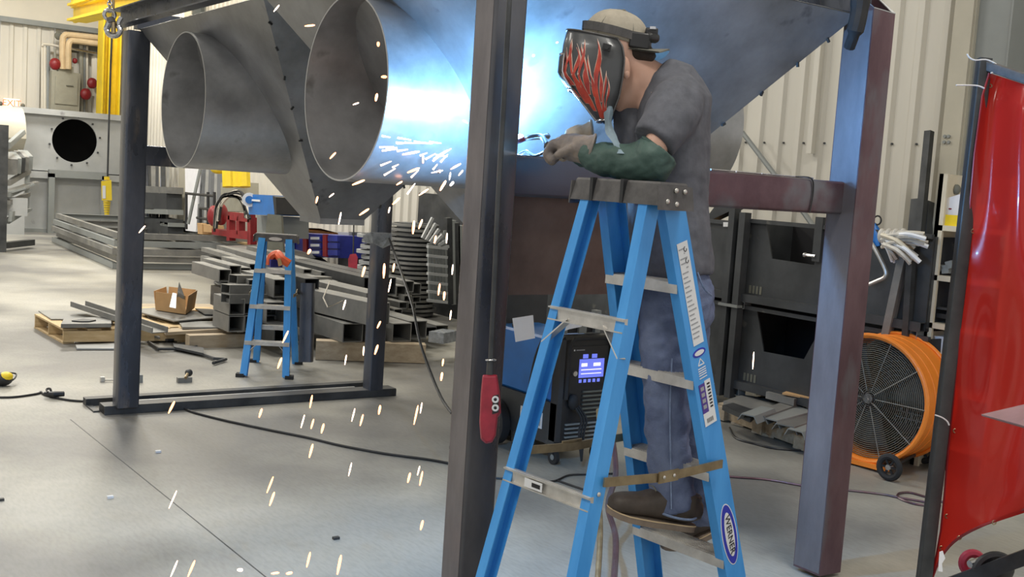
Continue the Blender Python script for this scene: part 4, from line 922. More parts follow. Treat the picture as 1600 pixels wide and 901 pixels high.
plate([(112, 502), (130, 499), (150, 501), (140, 503), (125, 503)], .19, .01, 'tubedark', 'steel_offcut', 'curved dark steel offcut on the thick plate of the left pallet', 'offcut')
t = tag(MB().chan(atz(122, 478, .22), atz(250, 520, .16), .16, .05, .008).build('steel_channel', 'tube', smooth=False), 'long grey steel channel lying slantwise behind the blue-black column', 'channel')
plate([(118, 540), (120, 546), (200, 546), (200, 537)], .005, .012, 'machine', 'steel_strip', 'light grey steel strip on the floor in front of the left pallet', 'strip')
# second pallet with boards and sheets
qa, qb = atz(208, 476), atz(258, 520); t = thing('timber_pallet', 'low heap of pale boards right of the blue-black column, a cardboard box on top', 'timber', atz(280, 525))
for i in range(7):
    y = 478+i*6.6; x0 = 206+i*8
    MB().sheet([atz(x0, y, .10+.0*i), atz(x0+5, y+6, .10), atz(352+i*.6, y+5-i*.8, .12), atz(352+i*.6, y+.5-i*.8, .12)], .028+.008*(i % 2), (0, 0, 1)).build('board', 'wood' if i % 3 else 'wood2', t, smooth=False)
for i in range(3): MB().bar(atz(215+i*60, 490, .05), atz(255+i*55, 525, .05), .06, .09).build('bearer', 'wood2', t, smooth=False)
plate([(215, 484), (240, 482), (300, 487), (345, 492), (355, 490), (330, 498), (272, 503), (222, 490)], .17, .012, 'tube', 'steel_sheet', 'bent grey steel sheet lying under the cardboard box', 'sheet')
plate([(305, 483), (330, 484), (355, 489), (350, 493), (320, 492)], .19, .01, 'tubedark', 'steel_sheet', 'dark narrow steel sheet right of the cardboard box', 'sheet')
for i, (q, mt, z) in enumerate(([[(208, 505), (245, 522), (250, 530), (222, 522)], 'tube', .05], [[(235, 528), (262, 520), (300, 524), (318, 520), (316, 528), (262, 533)], 'tubedark', .02], [[(325, 516), (365, 514), (372, 538), (330, 534)], 'wood2', .01], [[(270, 539), (318, 546), (318, 555), (272, 545)], 'tubedark', .02], [[(278, 504), (350, 505), (348, 514), (285, 514)], 'tube', .14])):
    plate(q, z, .02, mt, 'steel_offcut' if mt != 'wood2' else 'board_offcut', ['grey steel offcut right of the blue-black column', 'flat dark offcut in front of the timber heap', 'brown board lying left of the short ladder', 'dark steel strip end nearest the camera before the timber heap', 'grey offcut on the edge of the timber heap'][i], 'offcut')
for i, q in enumerate(([(232, 534), (248, 545), (278, 545), (290, 541)], [(282, 538), (300, 536), (312, 533), (306, 542), (290, 542)], [(300, 548), (335, 560), (353, 561), (333, 567)])):
    tag(MB().tube([atz(x, y, .02) for x, y in q], .014, 6).build('steel_angle', 'tubedark'), ['bent dark angle iron on the floor before the timber heap', 'black looped strap on the floor by the timber heap', 'L-shaped dark angle end near the short ladder'][i], 'angle iron')
# cardboard box
bz = .19; B4 = [atz(243, 484, bz), atz(290, 491, bz), atz(304, 481, bz), atz(262, 476, bz)]
up_ = .19; t = thing('cardboard_box', 'open brown cardboard box of offcuts on the timber heap', 'box', atz(272, 488, bz))
for i in range(4): 
    a, b_ = B4[i], B4[(i+1) % 4]; cen = (B4[0]+B4[2])/2; n_ = (cen-(a+b_)/2); n_.z = 0; n_.normalize()
    MB().sheet([a, b_, b_+ZZ*up_-n_*.03, a+ZZ*(up_)-n_*.03], .006, n_).build('box_side', 'card', t, smooth=False)
MB().sheet(B4, .005, (0, 0, 1)).build('box_bottom', 'card', t, smooth=False)
tag(MB().sheet([atz(276, 479, bz+.05), atz(288, 480, bz+.05), atd(288, 462, pr_ and 10.6), atd(280, 440, 10.6), atd(278, 452, 10.6)], .008).build('steel_offcut', 'tube', smooth=False), 'pointed grey steel offcut sticking up out of the cardboard box', 'offcut')
tag(MB().sheet([atz(265, 480, bz+.1), atz(275, 482, bz+.1), atd(276, 459, 10.7), atd(270, 458, 10.7)], .006).build('white_offcut', 'white', smooth=False), 'white card standing inside the cardboard box', 'card')
# small things on the floor
t = thing('angle_grinder', 'black and yellow power tool with a wire guard at the left edge of the floor', 'power tool', atz(8, 598))
MB().ell(atz(4, 592, .05), (.07, .06, .05)).build('tool_body', 'black', t); MB().ell(atz(9, 588, .07), (.05, .05, .035)).build('tool_head', 'yellow', t)
MB().tube(catmull([atz(14, 582, .08), atz(25, 584, .06), atz(22, 592, .04), atz(10, 597, .03)], 5), .006, 6).build('wire_guard', 'black', t)
t = thing('steel_bracket', 'small grey steel scrap with a round end on the floor left of the short ladder', 'scrap', atz(288, 594))
MB().obox(atz(288, 593, .02), (.11, .04, .04)).build('flat_piece', 'tube', t, smooth=False); MB().tube([atz(290, 590, .04), atz(293, 584, .06)], .012, 8).build('stub', 'brass', t); MB().ell(atz(295, 582, .05), (.03, .03, .03)).build('round_end', 'tubedark', t)
t = thing('bar_clamp', 'small bar clamp lying on the floor behind the blue-black column', 'clamp', atz(190, 594))
MB().tube([atz(158, 593, .015), atz(218, 594, .015)], .007, 6).build('bar', 'alu', t); MB().obox(atz(219, 591, .03), (.03, .04, .06)).build('clamp_head', 'greycol', t, smooth=False); MB().obox(atz(160, 592, .02), (.03, .03, .035)).build('clamp_end', 'alu', t, smooth=False)
for i, (x, y) in enumerate(((247, 705), (172, 776), (525, 840), (1, 780))):
    tag(MB().obox(atz(x, y, .006), (.03, .02, .012)).build('metal_chip', 'tubedark' if i in (2, 3) else 'sticker', smooth=False), ['white speck of scrap on the open floor', 'tiny pale chip on the floor at the left', 'small black chip on the floor left of the nearest column', 'dark lump at the left edge of the floor'][i], 'chip')

# ================================================================== FAR LEFT: enclosure, rack, gantry, wall gear
YM_ = 24.5
def ay(x, y, Y=YM_): return aty(x, y, Y)
t = thing('grey_enclosure', 'big grey sheet metal enclosure with a round black opening against the end wall', 'enclosure', ay(120, 362))
xl, xr = ay(25, 300).x, 6.9
zt_ = ay(100, 180).z; zm = ay(100, 268).z
cc = ay(117, 220); R_ = abs(ay(152, 220).x-cc.x)
# upper front panel with a real round hole
n = 40; m = MB(); y = YM_
sq = []
for i in range(n):
    a = 2*pi*i/n; dx, dz = cos(a), sin(a); x0b, x1b, z0b, z1b = xl-cc.x, xr-cc.x, zm-cc.z, zt_-cc.z
    k = min([v for v in ((x1b/dx if dx > 1e-6 else 9e9), (x0b/dx if dx < -1e-6 else 9e9), (z1b/dz if dz > 1e-6 else 9e9), (z0b/dz if dz < -1e-6 else 9e9))])
    sq.append(V((cc.x+dx*k, y, cc.z+dz*k)))
ci = [V((cc.x+R_*cos(2*pi*i/n), y, cc.z+R_*sin(2*pi*i/n))) for i in range(n)]
ci2 = [p+V((0, .05, 0)) for p in ci]
m.loft([sq, ci, ci2], False); m.build('upper_panel', 'machine', t, smooth=False)
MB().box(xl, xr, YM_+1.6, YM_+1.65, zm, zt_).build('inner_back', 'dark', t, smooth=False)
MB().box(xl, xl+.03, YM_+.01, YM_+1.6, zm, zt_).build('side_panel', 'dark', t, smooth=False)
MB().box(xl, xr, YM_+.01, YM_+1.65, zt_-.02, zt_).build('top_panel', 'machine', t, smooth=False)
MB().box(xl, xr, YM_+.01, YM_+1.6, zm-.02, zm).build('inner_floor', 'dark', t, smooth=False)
MB().box(xl-.1, xr, YM_-.12, YM_, zt_-.02, zt_+.10).build('top_ledge', 'machine', t, smooth=False)
MB().box(xl-.1, xr, YM_-.14, YM_, zm-.16, zm-.02).build('middle_ledge', 'machine', t, smooth=False)
MB().box(xl-.1, xr, YM_+.0, YM_+.05, 0, zm-.1).build('lower_panel', 'machine', t, smooth=False)
for i in range(10):
    a = 2*pi*i/10+.2; p = cc+V((cos(a)*R_*1.13, -.01, sin(a)*R_*1.13)); MB().cyl(p, p+V((0, -.02, 0)), .022, n=8).build('bolt', 'tubedark', t)
dl, dr_ = ay(76, 320).x, ay(158, 320).x; dz = ay(110, 272).z
MB().bar(V((dl, YM_-.2, 0)), V((dl, YM_-.2, dz)), .12, .1).build('door_frame', 'greycol', t, smooth=False)
MB().bar(V((dr_, YM_-.2, 0)), V((dr_, YM_-.2, dz)), .12, .1).build('door_frame', 'greycol', t, smooth=False)
MB().bar(V((dl-.06, YM_-.2, dz)), V((dr_+.06, YM_-.2, dz)), .1, .16).build('door_frame', 'greycol', t, smooth=False)
MB().box(xl-.1, xr, YM_-.1, YM_, 0, .08).build('base_rail', 'greycol', t, smooth=False)
# curved transition duct at the very left
t2 = thing('curved_housing', 'curved tan-grey steel housing at the left end of the enclosure', 'housing', ay(8, 330, 24.0))
xa, xb = ay(-14, 300, 24.2).x, ay(30, 300, 24.2).x; zz0, zz1 = ay(10, 255, 24.2).z, ay(10, 166, 24.2).z
rings = []
for i in range(13):
    a = pi/2*i/12; rings.append([V((xa, 24.2-.6*sin(a), zz0+(zz1-zz0)*(.45+.55*cos(a)))), V((xb, 24.2-.6*sin(a), zz0+(zz1-zz0)*(.45+.55*cos(a))))])
m = MB(); m.loft([[p[0] for p in rings]+[V((xa, 24.2, zz0))], [p[1] for p in rings]+[V((xb, 24.2, zz0))]]); m.build('curved_shell', 'beige', t2)
MB().box(xa, xb, 23.6, 24.2, zz0-1.9, zz0+.2).build('lower_box', 'machine', t2, smooth=False)
# cantilever sheet rack
YR = 19.5
t = thing('sheet_rack', 'dark steel rack with slanting trays of grey offcut sheets at the left edge', 'rack', aty(5, 388, YR))
pz = aty(4, 195, YR); MB().bar(V((pz.x, YR, 0)), V((pz.x, YR, pz.z)), .16, .16).build('post', 'tubedark', t, smooth=False)
pz2 = aty(43, 240, YR+.9); MB().bar(V((pz2.x, YR+.9, aty(43, 330, YR+.9).z)), V((pz2.x, YR+.9, pz2.z)), .08, .08).build('post', 'greycol', t, smooth=False)
for i, (a, b, c, d) in enumerate((((10, 222), (33, 202), (35, 208), (10, 232)), ((10, 282), (43, 262), (43, 270), (10, 290)), ((10, 300), (42, 288), (42, 293), (10, 308)), ((10, 313), (42, 300), (42, 306), (10, 320)), ((14, 330), (45, 325), (45, 328), (12, 346)))):
    pts = [aty(*a, YR), aty(*b, YR+.9), aty(*c, YR+.9), aty(*d, YR)]
    MB().sheet(pts, .06, (1, 0, 0)).build('tray', 'greycol' if i % 2 == 0 else 'tube', t, smooth=False)
for i in range(5):
    a = aty(14+i*6, 268-i*2, YR+.3+i*.1); b_ = aty(16+i*6, 243-i*1.0, YR+.3+i*.1)
    MB().obox((a+b_)/2, (.16, .5, (b_-a).length), Matrix.Rotation(.2, 3, 'X')).build('sheet_offcut', ['tube', 'greycol', 'tubedark'][i % 3], t, smooth=False)
for i in range(4):
    a = aty(14+i*7, 300-i*3, YR+.2+i*.1); MB().obox(a, (.5, .3, .03), Matrix.Rotation(-.35, 3, 'Y')).build('sheet_offcut', ['greycol', 'tube'][i % 2], t, smooth=False)
MB().obox(aty(22, 322, YR+.3), (.35, .4, .30)).build('sheet_offcut', 'machine', t, smooth=False)
MB().bar(aty(12, 345, YR+.2), aty(43, 326, YR+.9), .05, .10).build('brace', 'greycol', t, smooth=False)
MB().bar(V((pz.x, YR, .1)), V((pz2.x+.1, YR+.9, .1)), .12, .1).build('foot', 'tubedark', t, smooth=False)
# yellow crane runway
YG = 26.2
t = thing('yellow_crane_frame', 'bright yellow crane column and runway beam at the top left', 'crane', aty(168, 190, YG))
p = aty(169, 200, YG)
MB().box(p.x-.16, p.x+.20, YG+.10, YG+.14, 0, aty(168, 18, YG).z).build('column_web', 'yellow', t, smooth=False)
for x_ in (-.20, .18): MB().box(p.x+x_, p.x+x_+.035, YG-.12, YG+.34, 0, aty(168, 18, YG).z).build('column_flange', 'yellow', t, smooth=False)
MB().box(p.x-.05, p.x+.02, YG-.05, YG+.1, 0, aty(168, 18, YG).z).build('column_rib', 'yellow', t, smooth=False)
b0, b1 = aty(120, 21, 25.0), aty(330, -34, 15)
MB().bar(b0, b1, .06, .30).build('runway_beam', 'yellow', t, smooth=False)
MB().bar(b0-ZZ*.16, b1-ZZ*.16, .40, .05).build('beam_flange', 'yellow', t, smooth=False)
MB().bar(b0+ZZ*.16, b1+ZZ*.16, .40, .05).build('beam_flange', 'yellow', t, smooth=False)
c0_, c1_ = aty(124, 2, 25.3), aty(340, -70, 14); MB().bar(c0_, c1_, .35, .34).build('upper_beam', 'yellow', t, smooth=False)
MB().bar(b0-ZZ*.19-V((0, .02, 0)), b0+ZZ*.19-V((0, .02, 0)), .42, .06, up=V((1, 0, 0))).build('end_plate', 'yellow', t, smooth=False)
# exit sign
pe = aty(18, 162, 27.7)
t = thing('exit_sign', 'small lit exit sign with two lamps on the end wall', 'exit sign', pe)
MB().box(pe.x-.17, pe.x+.17, 27.68, 27.75, pe.z-.10, pe.z+.12).build('sign_body', 'exitb', t, smooth=False)
text('EXIT', .20, pe+V((0, -.03, .01)), (1, 0, 0), (0, 0, 1), 'exitm', t, 'exit_letters', .003)
for s_ in (-1, 1): MB().ell(pe+V((s_*.24, -.03, -.02)), (.05, .05, .05)).build('lamp_head', 'olive', t)
# cabinet and pipes by the end wall
YC = 27.4
a, b = aty(81, 110, YC), aty(124, 175, YC)
t = thing('electrical_cabinet', 'putty coloured electrical cabinet high on the end wall', 'cabinet', V(((a.x+b.x)/2, YC, b.z)))
MB().box(a.x, b.x, YC, YC+.4, b.z, a.z).build('cabinet_body', 'cabinet', t, smooth=False); MB().box(a.x+.08, b.x-.06, YC-.03, YC, b.z+.15, a.z-.12).build('cabinet_door', 'cabinet', t, smooth=False)
MB().tube([V((a.x+.32, YC-.05, a.z-.32)), V((a.x+.48, YC-.05, a.z-.32))], .015, 6).build('door_handle', 'olive', t)
MB().box(a.x+.15, b.x-.15, YC+.02, YC+.2, a.z, a.z+.14).build('top_box', 'cabinet', t, smooth=False)
t = thing('lagged_pipes', 'pair of tan lagged pipes rising from the cabinet and bending to the right', 'pipes', aty(100, 105, YC))
for (xx, yy, D_) in ((98, 55, 0), (107, 64, -.1)):
    MB().tube(catmull([aty(xx, 108, YC+D_), aty(xx, yy+10, YC+D_), aty(xx+3, yy+1, YC+D_), aty(xx+12, yy, YC+D_), aty(168, yy+6, YC+D_-.1)], 5), .075 if D_ == 0 else .07, 10).build('pipe', 'pipe', t)
for i, (x, y0_, y1_, mt, r_) in enumerate(((66, 70, 172, 'liner', .03), (70, 74, 172, 'liner', .04), (75, 72, 172, 'greycol', .05), (86, 76, 95, 'cabinet', .03), (127, 70, 178, 'cabinet', .05), (132, 70, 178, 'greycol', .03), (136, 72, 140, 'liner', .03), (146, 88, 150, 'liner', .05), (150, 86, 178, 'liner', .08))):
    tag(MB().tube([aty(x, y0_, YC+.3), aty(x, y1_, YC+.3)], r_, 8).build('wall_conduit', mt), ['leftmost thin pale conduit on the end wall', 'second pale conduit on the end wall, right beside the leftmost', 'thick grey conduit left of the electrical cabinet', 'short conduit with a red valve left of the cabinet', 'wide putty conduit right of the electrical cabinet', 'thin grey conduit right of the electrical cabinet', 'short thin conduit right of the cabinet', 'pale conduit left of the yellow crane column', 'thick pale conduit beside the yellow crane column'][i], 'conduit')
tag(MB().tube(catmull([aty(66, 72, YC+.25), aty(68, 69, YC+.25), aty(80, 70, YC+.25), aty(94, 73, YC+.25)], 4), .03, 8).build('header_pipe', 'liner'), 'thin horizontal header pipe left of the lagged pipes', 'pipe')
tag(MB().tube([aty(112, 76, YC+.1), aty(155, 84, YC+.1)], .035, 8).build('header_pipe', 'chrome'), 'thin horizontal steel pipe right of the lagged pipes', 'pipe')
tag(MB().box(aty(110, 70, 27.8).x, aty(158, 70, 27.8).x, 27.75, 27.8, aty(130, 84, 27.8).z, aty(130, 62, 27.8).z).build('dark_duct', 'olive', smooth=False), 'dark horizontal duct behind the small pipes by the crane column', 'duct')
for i, (x, y, r_) in enumerate(((86, 100, .13), (144, 130, .12), (134, 147, .13), (117, 95, .06))):
    tag(MB().ell(aty(x, y, YC), (r_, r_*.8, r_*1.1)).build('red_valve', 'red'), ['red valve body left of the electrical cabinet', 'red valve beside the yellow crane column', 'lowest red valve, right of the electrical cabinet', 'small red fitting right of the lagged pipes'][i], 'valve')
tag(MB().ell(aty(92, 56, 27.6), (.10, .06, .10)).build('wall_horn', 'olive'), 'small round olive device above the lagged pipes', 'device')

# stack of rectangular steel frames on the floor
cs = [atz(82, 381), atz(172, 421), atz(398, 425), atz(330, 368)]
c_n, c_l, c_r = atz(178, 421), atz(86, 380), atz(400, 424)
ex, ey = (c_r-c_n), (c_l-c_n)
t = thing('frame_stack', 'low stack of rectangular dark steel channel frames on the floor at the left', 'steel frames', c_n)
for k in range(5):
    z = .05+k*.115; off = V((.06*sin(k*2.1), .08*cos(k*1.7), 0)); A = c_n+off; q = [A, A+ex, A+ex+ey*1.05, A+ey*1.05]
    for i in range(4):
        a, b = q[i]+ZZ*z, q[(i+1) % 4]+ZZ*z
        MB().chan(a, b, .09, .07, .008, up=(a-b).cross(ZZ).normalized()*1.0).build('frame_side', 'tube' if (k+i) % 3 else 'greycol', t, smooth=False)
for k in range(4):
    for f in (.06, .9):
        p = c_n+ex*f+ZZ*(.11+k*.115); MB().obox(p, (.35, .1, .03), Matrix.Rotation(math.atan2(ey.y, ey.x), 3, 'Z')).build('wood_spacer', 'wood', t, smooth=False)
# racks and gear against the right wall, far
def atw(x, y, X=6.6): return atx(x, y, X)
t = thing('stock_rack', 'dark rack of upright steel stock and bins beyond the blue-black column', 'rack', atw(240, 372))
for i in range(10):
    x = 216+i*5; MB().bar(atw(x, 372), atw(x+random.uniform(-3, 5), 236, 6.8), .05+.02*(i % 3), .10).build('stock_bar', ['tubedark', 'tube', 'binblack', 'post'][i % 4], t, smooth=False)
for (x0, y0_, x1, y1_, mt) in ((222, 290, 262, 300, 'tube'), (220, 325, 262, 333, 'greycol'), (216, 340, 262, 372, 'binblack'), (216, 300, 260, 326, 'binblack'), (250, 346, 264, 352, 'greycol')):
    MB().sheet([atw(x0, y0_, 6.4), atw(x1, y0_+2, 6.4), atw(x1, y1_+2, 6.4), atw(x0, y1_, 6.4)], .3, (1, 0, 0)).build('rack_bin', mt, t, smooth=False)
tag(MB().sheet([atw(289, 262), atw(312, 262), atw(306, 362), atw(290, 360)], .03, (1, 0, 0)).build('white_board', 'white', smooth=False), 'tall white panel leaning against the wall beyond the frame stack', 'panel')
tag(MB().tube([atw(316, 250, 6.4), atw(294, 350, 6.2)], .03, 8).build('leaning_pole', 'greycol'), 'grey pole leaning against the white panel', 'pole')
t = thing('wire_rack', 'black wire rack beside the white panel', 'rack', atw(320, 365, 6.2))
for (a, b) in (((291, 300), (291, 358)), ((291, 302), (335, 306)), ((335, 300), (335, 350)), ((313, 325), (313, 352)), ((313, 325), (340, 328)), ((325, 300), (325, 350)), ((308, 340), (335, 344))): MB().tube([atw(*a, 6.2), atw(*b, 6.2)], .025, 6).build('rack_bar', 'black', t)
t = thing('upright_stock', 'dark upright bars behind the black wire rack', 'steel stock', atw(325, 350))
for i in range(7): MB().bar(atw(312+i*5, 350), atw(317+i*4.5, 262, 6.8), .09, .08).build('stock_bar', ['binblack', 'tubedark', 'tube'][i % 3], t, smooth=False)
for i, (x, w_) in enumerate(((356, 8), (370, 6), (381, 8))):
    tag(MB().tube([atw(x, 262, 6.3), atw(x+1, 292, 6.3)], .10 if w_ > 6 else .07, 8).build('yellow_roll', 'yellow'), ['leftmost hanging yellow roll beneath the far hopper', 'middle hanging yellow roll beneath the far hopper', 'rightmost hanging yellow roll beneath the far hopper'][i], 'roll')
tag(MB().ell(atw(341, 265, 6.2), (.12, .15, .07)).build('yellow_dome', 'yellow'), 'yellow dome shaped cover beneath the far duct stub', 'cover')
tag(MB().sheet([atw(345, 285), atw(386, 285), atw(386, 330), atw(345, 330)], .2, (1, 0, 0)).build('tan_cabinet', 'cabinet', smooth=False), 'putty box hung with cables beneath the far hopper', 'box')
XB = 6.0
t = thing('welding_cart', 'red welding cart hung with cables in the far background', 'cart', atw(345, 368, XB))
MB().sheet([atw(331, 357, XB), atw(358, 361, XB), atw(358, 370, XB), atw(331, 366, XB)], .3, (1, 0, 0)).build('cart_tray', 'red', t, smooth=False)
for (a, b) in (((361, 337), (361, 376)), ((394, 340), (394, 382)), ((361, 337), (394, 341)), ((361, 365), (394, 368)), ((376, 338), (376, 366))): MB().bar(atw(*a, XB), atw(*b, XB), .10, .12).build('cart_frame', 'red', t, smooth=False)
MB().sheet([atw(363, 360, XB+.05), atw(393, 363, XB+.05), atw(393, 370, XB+.05), atw(363, 368, XB+.05)], .1, (1, 0, 0)).build('cart_shelf', 'red', t, smooth=False)
for (x, y) in ((334, 337), (346, 335)): MB().ell(atw(x, y, XB), (.1, .12, .17)).build('red_reel', 'red', t)
t = thing('cable_tangle', 'tangle of black and grey cables hanging over the red cart', 'cables', atw(360, 350, XB))
random.seed(3)
for k in range(9):
    x0 = 338+random.uniform(-6, 6); pts = [atw(x0, 350+random.uniform(-8, 12), XB-.1), atw(x0+4, 320+random.uniform(-6, 6), XB-.1), atw(355+random.uniform(-5, 5), 301+random.uniform(-3, 6), XB-.1), atw(378+random.uniform(-4, 4), 308+random.uniform(-8, 6), XB-.1), atw(386+random.uniform(-3, 6), 334+random.uniform(-4, 8), XB-.1)]
    MB().tube(catmull(pts, 5), .02, 6).build('cable', 'rubber' if k % 3 else 'rag', t)
a, b = atw(386, 303, 5.7), atw(429, 335, 5.7)
t = thing('welding_power_source', 'blue welding power source on a cart beneath the far hopper', 'welding machine', V((5.8, (a.y+b.y)/2, b.z)))
MB().sheet([atw(386, 303, 5.7), atw(426, 305, 5.7), atw(429, 336, 5.7), atw(389, 335, 5.7)], .5, (1, 0, 0)).build('blue_case', 'millerblue', t, smooth=False)
MB().sheet([atw(426, 306, 5.68), atw(431, 308, 5.68), atw(432, 334, 5.68), atw(429, 335, 5.68)], .5, (1, 0, 0)).build('rear_edge', 'black', t, smooth=False)
MB().cyl(atw(389.5, 312, 5.69), atw(389.5, 312, 5.66), .10, n=16).build('round_mark', 'sticker', t); MB().cyl(atw(389.5, 312, 5.66), atw(389.5, 312, 5.65), .055, n=14).build('mark_centre', 'millerblue', t)
MB().sheet([atw(394, 311, 5.69), atw(407, 312, 5.69), atw(407, 315, 5.69), atw(394, 314, 5.69)], .01, (-1, 0, 0)).build('mark_bar', 'sticker', t, smooth=False)
tag(MB().sheet([atw(402, 336, 5.9), atw(440, 338, 5.9), atw(440, 372, 5.9), atw(402, 370, 5.9)], .4, (1, 0, 0)).build('cart_box', 'greycol', smooth=False), 'grey box cart under the blue power source', 'cart')
tag(MB().sheet([atd(411, 400, 14), atd(418, 334, 14), atd(439, 336, 14), atd(443, 400, 14)], .12, FW).build('grey_bucket', 'olive', smooth=False), 'dark olive hood shape just behind the short ladder top', 'bin')
for i, q in enumerate(([(308, 348), (316, 350), (316, 366), (309, 365)], [(318, 350), (331, 352), (331, 363), (318, 362)])):
    tag(MB().sheet([atw(x, y, 6.1) for x, y in q], .2, (1, 0, 0)).build('carton', 'card', smooth=False), ['small brown carton at the foot of the wire rack, left one', 'small brown carton at the foot of the wire rack, right one'][i], 'carton')
# blue drawer cabinet with red stripes
XD = 6.5
t = thing('drawer_cabinet', 'navy blue bolt cabinet with two red stripes and white drawer labels', 'cabinet', atx(492, 404, XD))
def dc(x, y, d=0): return atx(x, y, XD+d)
MB().sheet([dc(441, 362), dc(528, 368), dc(528, 403), dc(441, 398)], .45, (1, 0, 0)).build('cabinet_body', 'navy', t, smooth=False)
for x in (473, 504): MB().sheet([dc(x, 366, -.03), dc(x+6, 366, -.03), dc(x+6, 401, -.03), dc(x, 400, -.03)], .03, (1, 0, 0)).build('red_stripe', 'red', t, smooth=False)
for x, n_ in ((443, 0), (483, 1), (512, 2)):
    for k in range(3):
        y = 368+k*11; w_ = 12 if n_ != 1 else 15
        d_ = MB().sheet([dc(x, y, -.04), dc(x+w_+3, y+.5, -.04), dc(x+w_+3, y+9, -.04), dc(x, y+8.5, -.04)], .04, (1, 0, 0)).build('drawer', 'navy', t, smooth=False)
        if n_ < 2: MB().sheet([dc(x+2, y+2, -.05), dc(x+w_, y+2, -.05), dc(x+w_, y+6, -.05), dc(x+2, y+6, -.05)], .01, (1, 0, 0)).build('drawer_label', 'sticker', d_, smooth=False)
MB().sheet([dc(436, 356), dc(500, 359), dc(528, 366), dc(441, 362)], .02, (0, 0, 1)).build('cabinet_top', 'card', t, smooth=False)
# curved plates stack and orange tool on the short ladder step
t = thing('curved_plate_stack', 'stack of curved dark steel plates in front of the navy cabinet', 'plates', atz(500, 432))
for k in range(6):
    z = .02+k*.09; c_ = atz(490, 440)+V((-.9, -.5, 0)); m = MB(); r_ = 1.0
    m.loft([[c_+V((r_*q_*cos(a)*.8, r_*q_*sin(a)*.8, z+w_)) for a in [2*pi*i/24 for i in range(24)]] for q_, w_ in ((.0, .06), (.9, .05), (1, .0), (.9, -.01))], True); m.build('curved_plate', 'tube' if k % 2 else 'tubedark', t)
stp = atd(438, 417, 8.45)
t = thing('orange_tool_bag', 'orange and blue tool with a tan tag on the short ladder step', 'tool', stp)
MB().tube(catmull([atd(422, 414, 8.5), atd(424, 402, 8.5), atd(434, 397, 8.5), atd(440, 404, 8.45), atd(452, 412, 8.45)], 4), .035, 8).build('orange_grip', 'orangeplastic', t)
MB().obox(atd(430, 411, 8.5), (.10, .06, .06)).build('blue_body', 'navy', t, smooth=False); MB().sheet([atd(433, 404, 8.4), atd(438, 403, 8.4), atd(441, 414, 8.4), atd(435, 416, 8.4)], .01).build('tan_tag', 'card', t, smooth=False)

# ================================================================== STEEL TUBE PILE
pile = 'steel tubes in the pile behind the frame'
def sq_tube(x, y, z, L, s, m='tube', lab='grey square steel tube', rz=0.0, name='square_tube', s2=None, grp=pile):
    s2 = s2 or s
    e_ = V((x+sin(rz)*L*.95, y+cos(rz)*L*.95, z+s2/2)); k_ = MB(); k_.bar(e_, e_+V((sin(rz), cos(rz), 0))*.01, s-.012, s2-.012)  # added plug near the far end blocks light so the bore stays dark
    o = k_.htube((x, y, z+s2/2), (x+sin(rz)*L, y+cos(rz)*L, z+s2/2), s, s2, .008, up=V((0, 0, 1))).build(name, m, smooth=False)
    return tag(o, lab, 'steel tube', grp)
# left stack behind the short ladder
pL = atz(420, 552); tz = lambda x: aty(x, 510, pL.y+.3).x
xs0 = tz(357); ww_ = .152
for i in range(4):
    for k in range(2):
        sq_tube(xs0+ww_*(i+.5), pL.y+.3+.05*((i*k) % 3), .16+k*.158, .42, .15, 'tube', 'thick grey tube of the '+('upper' if k else 'lower')+' row behind the short ladder, '+['leftmost', 'second from the left', 'third from the left', 'rightmost'][i])
sq_tube(tz(435), pL.y+.25, .485, .9, .17, 'tube', 'big single square tube on top of the row behind the short ladder', grp=None, s2=.17)
sq_tube(tz(407), pL.y+.45, .48, .8, .15, 'tube', 'grey tube with pale top beside the big single tube', grp=None, rz=.12)
for i, (px, py, dd, l_) in enumerate(((352, 466, 9.9, 'lower of the two grey tubes sticking out left of the row'), (352, 451, 9.95, 'upper of the two grey tubes sticking out left of the row'), (364, 436, 10.2, 'topmost grey tube of the left stack'))):
    a = atd(px, py, dd); tag(MB().htube(a, a+V((1.15, .35, -.05)), .13, .085, .006).build('square_tube', 'tube', smooth=False), l_, 'steel tube')
for i in range(4): sq_tube(tz(385+i*22), pL.y+.9+i*.1, .56+.03*(i % 2), .8, .12, 'tube', 'grey tube on the layer behind the big single tube, '+['leftmost', 'second from the left', 'third from the left', 'rightmost'][i])
sq_tube(atz(585, 560).x-.35, 9.4, .52, 1.2, .15, 'tubedark', 'dark square tube end right of the upright plate, upper', grp=None)
# upright plate beside the short ladder
tag(MB().htube(atd(478, 565, 9.15), atd(481, 442, 9.15), .115, .10, .008, up=FW, rc=.02).build('upright_tube', 'post'), 'dark tube standing upright right of the short ladder', 'steel tube')
# right group on the timber
ta, tb = atz(497, 562), atz(668, 568)
t = tag(MB().obox((ta+tb)/2+V((.0, .06, .09)), ((tb-ta).length, .14, .17), Matrix.Rotation(math.atan2((tb-ta).y, (tb-ta).x), 3, 'Z')).build('timber_baulk', 'wood2', smooth=False), 'pale squared timber baulk under the right tube pile', 'timber')
tc_ = atz(340, 545); td = atz(430, 552)
tag(MB().obox((tc_+td)/2+V((0, .3, .06)), (.9, .12, .12)).build('timber_baulk', 'wood2', smooth=False), 'timber baulk under the left tubes behind the short ladder', 'timber')
x0 = atz(527, 560).x
for i in range(4): sq_tube(x0+.05+i*.235, 8.62+.02*i-(.0 if i != 2 else .1), .18, 1.5, .20, 'tube', 'square tube of the bottom row on the right timber baulk, '+['leftmost', 'second from the left', 'third from the left', 'rightmost'][i], s2=.17)
sq_tube(x0+.17, 8.35, .37, 1.3, .20, 'tube', 'nearest square tube, slewed across the bottom row, open dark end', rz=-.12, grp=None)
sq_tube(x0+.42, 8.9, .37, 1.5, .22, 'tube', 'square tube in the second row behind the middle column', rz=-.05, grp=None)
